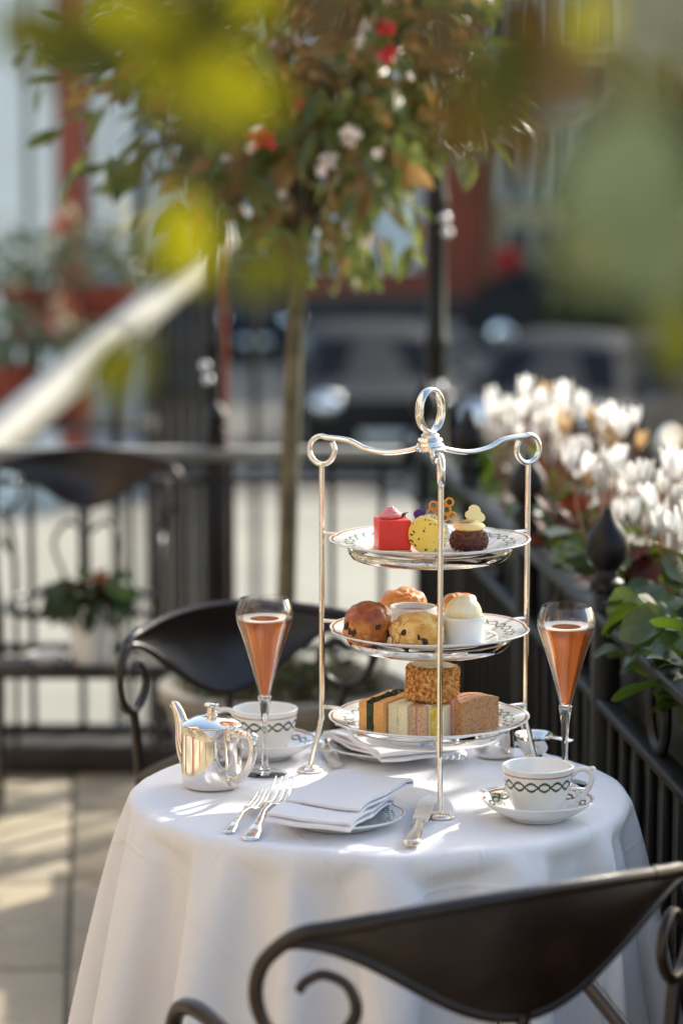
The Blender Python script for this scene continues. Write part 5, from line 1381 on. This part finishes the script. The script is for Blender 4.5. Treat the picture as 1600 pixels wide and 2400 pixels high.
# ---- small pot plant on a low stool by the far chair
q = D(200, 1550, 6.06)
t = thing('low_bench', 'low dark plank bench before the rear railing carrying a white flower pot', 'bench', (q.x, 6.06, 0))
obj('plank', box(0.46, 0.13, 0.030, 0.006, 1, (0, 0, q.z - 0.015)), M['dark_wood'], t)
for sx in (-1, 1):
    obj('leg', box(0.018, 0.09, q.z - 0.030, 0.003, 1, (sx * 0.215, 0, (q.z - 0.030) / 2)), M['dark_wood'], t)
t = thing('flower_pot', 'white flower pot with a trailing green and bronze plant on the low bench', 'plant pot', (q.x + 0.014, 6.05, q.z)); t.scale = (1.08, 1.08, 1.08)
obj('pot', lathe([(0.0005, 0), (0.036, 0), (0.039, 0.004), (0.050, 0.112), (0.053, 0.114), (0.053, 0.124), (0.048, 0.124), (0.046, 0.108), (0.0005, 0.106)], 40), M['china'], t)
V_, F_ = foliage(150, (0, 0, 0.14), (0.095, 0.09, 0.045), 0.045, 0.013, random.Random(8), 0.1, 0.5)
obj('foliage', mesh(V_, F_, angle=None), leaf_mat('pot_leaf', S(44, 66, 34), S(76, 100, 52), 0.3), t)
V_, F_ = foliage(45, (0.01, 0, 0.155), (0.05, 0.05, 0.03), 0.04, 0.012, random.Random(9), 0.1)
obj('bronze_foliage', mesh(V_, F_, angle=None), M['bronze_leaf'], t)
t = obj('white_dish', lathe([(0.0005, 0), (0.03, 0), (0.042, 0.022), (0.040, 0.022), (0.029, 0.003), (0.0005, 0.003)], 28), M['china'], None, (q.x - 0.085, 6.05, q.z)); tag(t, 'small white dish on the low bench beside the flower pot', 'dish')

# ---- potted plants beyond the railing at the left, on the garden wall
def pot_plant(px, py, d, label, potc, leaves, flowers, fc, size=1.0, name='potted_plant'):
    p = D(px, py, d)
    t = thing(name, label, 'plant', (p.x, d, p.z))
    obj('pot', lathe([(0.0005, 0), (0.07 * size, 0), (0.095 * size, 0.15 * size), (0.105 * size, 0.155 * size), (0.105 * size, 0.18 * size), (0.09 * size, 0.18 * size), (0.085 * size, 0.15 * size), (0.0005, 0.145 * size)], 24), M[potc], t)
    V_, F_ = foliage(leaves, (0, 0, 0.27 * size), (0.19 * size, 0.16 * size, 0.16 * size), 0.06, 0.018, random.Random(px), 0.15, 0.4)
    tag(obj('foliage', mesh(V_, F_, angle=None), M['pot_leafA'], t), kind='stuff')
    for k in range(flowers):
        a = random.uniform(0, 6.28); e = random.uniform(0, 1.4); rr = 0.2 * size
        obj('blossom', random.choice(bl), M[fc], t, (rr * math.cos(a) * math.cos(e), rr * math.sin(a) * math.cos(e) - 0.03, 0.29 * size + rr * 0.8 * math.sin(e)), (random.random() * 6, random.random() * 6, 0))
    return t
M['pot_leafA'] = leaf_mat('pot_plant_leaf', S(84, 98, 70), S(140, 146, 110), 0.35)
M['terracotta'] = two('terracotta', S(122, 48, 30), S(150, 66, 42), 8, 0.75)
M['cream_flower'] = leaf_mat('cream_flower', S(206, 190, 146), S(224, 210, 176), 0.4, 0.5)
M['coral_flower'] = leaf_mat('coral_flower', S(176, 92, 70), S(200, 124, 100), 0.4, 0.5)
# tiered stand for them: a slatted black plant table on the garden wall side
wt = STREET + 0.12
ps = thing('plant_shelf', 'dark stepped plant shelf beyond the rear railing at the left', 'shelf', (-1.50, 13.0, wt))
zA = D(60, 985, 12.8).z - wt; zB = D(180, 800, 13.2).z - wt
obj('lower_shelf', boxes([(-0.75, 0.62, -0.40, -0.02, zA - 0.03, zA)]), M['dark_wood'], ps); obj('upper_shelf', boxes([(-0.75, 0.62, 0.02, 0.42, zB - 0.03, zB)]), M['dark_wood'], ps)
for sx in (-0.72, 0.57):
    obj('leg', boxes([(sx, sx + 0.04, -0.28, -0.24, 0, zA - 0.03)]), M['dark_wood'], ps); obj('leg', boxes([(sx, sx + 0.04, 0.34, 0.38, 0, zB - 0.03)]), M['dark_wood'], ps)
pot_plant(20, 985, 12.8, 'dark red pot of cream flowers low on the plant shelf beside the white handrail', 'terracotta', 200, 9, 'cream_flower', 1.5)
pot_plant(170, 985, 12.8, 'pot of coral flowers on the lower plant shelf under the white handrail', 'terracotta', 200, 4, 'coral_flower', 1.2)
pot_plant(70, 800, 13.2, 'leafy pot plant with coral flowers on the upper plant shelf by the porch', 'terracotta', 240, 5, 'coral_flower', 1.45)
pot_plant(250, 800, 13.2, 'terracotta pot of trailing leaves and cream flowers on the upper plant shelf', 'terracotta', 240, 7, 'cream_flower', 1.5)

# ---- hedge and trees beyond the side railing
M['hedge_leaf'] = leaf_mat('hedge_leaf', S(44, 60, 30), S(84, 92, 44), 0.3, 0.4, 3)
M['olive_leaf'] = leaf_mat('olive_leaf', S(92, 84, 40), S(128, 116, 62), 0.35, 0.5, 3)
def tree(name, label, base, h, cr, cz_, n_, L, mat, seed, tr=0.12, trunk_mat='bark_dark'):
    t = thing(name, label, 'tree', base)
    rng = random.Random(seed)
    obj('trunk', tube(spline([(0, 0, -0.05), (0.05, 0, h * 0.3), (-0.04, 0.03, h * 0.6), (0, 0, h)], 6), [tr * (1 - 0.55 * i / 18) for i in range(19)], 12), M[trunk_mat], t)
    for k in range(9):
        a = rng.uniform(0, 6.28); e = rng.uniform(0.1, 1.1); q = Vector((math.cos(a) * math.cos(e) * cr[0], math.sin(a) * math.cos(e) * cr[1], math.sin(e) * cr[2])) * 0.8
        s0 = Vector((0, 0, h * rng.uniform(0.65, 0.98)))
        obj('limb', tube(spline([s0, s0.lerp(Vector((0, 0, cz_)) + q, 0.5), Vector((0, 0, cz_)) + q], 5), [tr * .45, tr * .4, tr * .3, tr * .25, tr * .2, tr * .12], 7), M[trunk_mat], t)
    V_, F_ = foliage(n_, (0, 0, cz_), cr, L, L * 0.3, random.Random(seed + 1), 0.1)
    tag(obj('crown', mesh(V_, F_, angle=None), M[mat], t), kind='stuff')
    return t
tree('street_tree', 'dark green bushy tree at the street edge beyond the cyclamens', ((1560 - 800) / FPX * 34, 34, STREET), 1.2, (1.7, 1.4, 1.35), 1.75, 2600, 0.22, 'hedge_leaf', 5)
tree('street_tree', 'olive brown tree behind the dark green one beyond the cyclamens', ((1545 - 800) / FPX * 40, 40, STREET), 2.0, (1.6, 1.5, 1.5), 3.4, 2200, 0.24, 'olive_leaf', 8)
# unseen tree added to shade the tea table: it stands outside the side railing, its crown above the frame
cs = Vector((TX - 0.05, TY - 0.05, TZ)) + SUN * 3.2
SH = Vector((3.0, 4.7, STREET))
t = thing('unseen_shade_tree', 'tall slender unseen tree outside the side railing, added to dapple the table', 'tree', SH)
rng = random.Random(77)
top_ = cs - SH
obj('trunk', tube(spline([(0, 0, -0.05), (0.05, 0, 1.5), (-0.05, 0.03, 3.2), (-0.2, 0.05, top_.z + 0.3)], 6), [0.09 - 0.04 * i / 18 for i in range(19)], 12), M['bark_dark'], t)
def shade_gap(p):
    # crown cut open here so sun reaches the stand and the flowers
    q0 = SH + p; q = q0 - SUN * ((q0.z - 1.0) / SUN.z)
    v = Vector((q.x - SX, q.y - SY)); al = v.x * math.sin(SUN_AZ) + v.y * math.cos(SUN_AZ); ac = v.x * math.cos(SUN_AZ) - v.y * math.sin(SUN_AZ)
    return abs(ac) < 0.185 and -0.48 < al < 0.52
def flower_gap(p):
    q0 = SH + p; q = q0 - SUN * ((q0.z - 1.08) / SUN.z)
    return 4.05 < q.y < 6.1 and abs(q.x - (rail_x(q.y) + 0.1)) < 0.22
k = 0
while k < 9:
    q = Vector((rng.uniform(-0.7, 0.7), rng.uniform(-0.6, 0.6), rng.uniform(-0.35, 0.4)))
    s0 = Vector((-0.12, 0.02, top_.z - rng.uniform(0.0, 0.8)))
    P_ = spline([s0, s0.lerp(top_ + q, 0.5) + Vector((0, 0, 0.15)), top_ + q], 5)
    k += 1
    if sum(shade_gap(p_) or flower_gap(p_) for p_ in P_) > 1: continue
    obj('limb', tube(P_, [0.024, 0.018, 0.013, 0.009, 0.006, 0.004], 7), M['bark_dark'], t)
V_, F_ = foliage(SHADE_N, tuple(top_), (0.85, 0.85, 0.46), 0.10, 0.034, random.Random(78), 0.0, keep=lambda p: not ((shade_gap(p) and rng.random() > 0.06) or flower_gap(p)))
tag(obj('crown', mesh(V_, F_, angle=None), M['tree_leaf'], t), kind='stuff')

# ---- branch of a tree close to the camera: big soft leaves hanging into the top of the picture
M['fore_lime'] = leaf_mat('fore_lime', S(96, 102, 14), S(120, 120, 22), 0.55, 0.5, 20, S(146, 142, 6))
M['fore_olive'] = leaf_mat('fore_olive', S(66, 70, 14), S(86, 86, 20), 0.45, 0.5, 20, S(80, 82, 4))
M['fore_brown'] = leaf_mat('fore_brown', S(64, 50, 26), S(84, 66, 34), 0.3, 0.5, 20, S(78, 60, 14))
M['fore_sage'] = leaf_mat('fore_sage', S(122, 134, 98), S(138, 148, 112), 0.10, 0.6, 20, S(84, 96, 60))
fb = thing('overhanging_tree', 'small tree close by whose soft lime and olive leaves hang into the view', 'tree', (-0.95, 1.25, 0))
O = Vector((-0.95, 1.25, 0))
obj('trunk', tube(spline([(0, 0, 0), (0.03, 0.02, 0.6), (0.02, -0.01, 1.2), (0.08, -0.03, 1.66)], 6), [0.035 - 0.014 * i / 18 for i in range(19)], 12), M['bark_dark'], fb)
def branch(pts, r0, r1):
    P_ = spline([Vector(p) - O for p in pts], 7); n_ = len(P_)
    obj('branch', tube(P_, [r0 + (r1 - r0) * i / n_ for i in range(n_)], 8), M['bark_dark'], fb)
br1 = [(-0.87, 1.22, 1.66), (-0.55, 1.2, 1.73), (-0.25, 1.2, 1.70), (0.0, 1.2, 1.68), (0.2, 1.2, 1.67), (0.33, 1.22, 1.61)]
branch(br1, 0.014, 0.005)
fl = [mesh(*leaf_data(0.075, 0.021, 0, 0.25, 0.25, 8, 0.06, k), angle=None) for k in range(3)]
fl_round = [mesh(*leaf_data(0.062, 0.027, 0, 0.2, 0.3, 8, 0.06, k + 5), angle=None) for k in range(2)]
# (px, py, depth, length direction in the picture (deg, 0 = right, 90 = up), length m, material, tip roll)
FL = [(330, 70, 1.02, 160, .070, 'fore_lime'), (170, 110, 0.98, 178, .075, 'fore_olive'), (470, 60, 1.05, 20, .065, 'fore_olive'), (500, 215, 1.00, -12, .085, 'fore_lime'), (415, 150, 1.05, 200, .06, 'fore_lime'),
      (430, 555, 1.02, -78, .060, 'fore_lime'), (390, 590, 1.08, -110, .055, 'fore_olive'), (615, 640, 1.00, 10, .058, 'fore_olive'), (275, 860, 1.00, -128, .062, 'fore_olive'),
      (760, 40, 1.10, 40, .060, 'fore_brown'), (1040, 90, 1.05, 100, .060, 'fore_brown'), (1075, 290, 1.10, -80, .065, 'fore_brown'), (1180, 180, 1.02, -100, .070, 'fore_olive'), (1240, 60, 1.05, -70, .060, 'fore_brown'), (1225, 330, 1.06, -95, .05, 'fore_brown'),
      (1390, 30, 1.00, 60, .055, 'fore_lime'), (1470, 180, 1.02, -35, .055, 'fore_olive'), (1320, 170, 1.05, -110, .06, 'fore_brown'), (1500, 400, 0.62, -15, .066, 'fore_sage'), (1400, 590, 0.66, -120, .058, 'fore_sage'), (1580, 620, 0.62, -60, .060, 'fore_sage'), (1580, 780, 1.0, -80, .060, 'fore_olive'), (1380, 430, 0.70, 170, .045, 'fore_sage'), (560, 20, 1.05, 50, .06, 'fore_lime'), (60, 60, 1.05, 200, .05, 'fore_olive')]
for i, (px, py, d, ang, L, mt) in enumerate(FL):
    L *= 0.56 if mt != 'fore_sage' else 0.72; d = 1 + (d - 1) * 0.6 + 0.10
    c = D(px, py, d); a = R(ang)
    dirv = Vector((math.cos(a), random.uniform(-0.3, 0.3), math.sin(a))).normalized()
    s = L / 0.07
    nrm_roll = random.uniform(-0.35, 0.35)
    # leaf blade faces the camera: its normal (Z) along -Y
    zax = Vector((random.uniform(-.25, .25), -1, random.uniform(-.25, .25))); yax = dirv; xax = yax.cross(zax).normalized(); zax = xax.cross(yax).normalized()
    mt3 = Matrix((xax, yax, zax)).transposed()
    start = c - dirv * L * 0.5
    o = obj('leaf', (fl_round if mt == 'fore_sage' else fl)[i % 2], M[mt], fb, tuple(start - O), mt3.to_euler(), (s * 1.15, s, s))
    # twig from the branch to the leaf base, leaving upwards out of the frame
    top_pt = min((Vector(p) for p in spline(br1, 7)), key=lambda p: (p - start).length_squared + (0 if True else 0))
    obj('twig', tube(spline([top_pt - O, (top_pt.lerp(start, 0.5) + Vector((0.004, 0, 0.012))) - O, start - O], 4), 0.0011, 5), M['bark_dark'], fb)
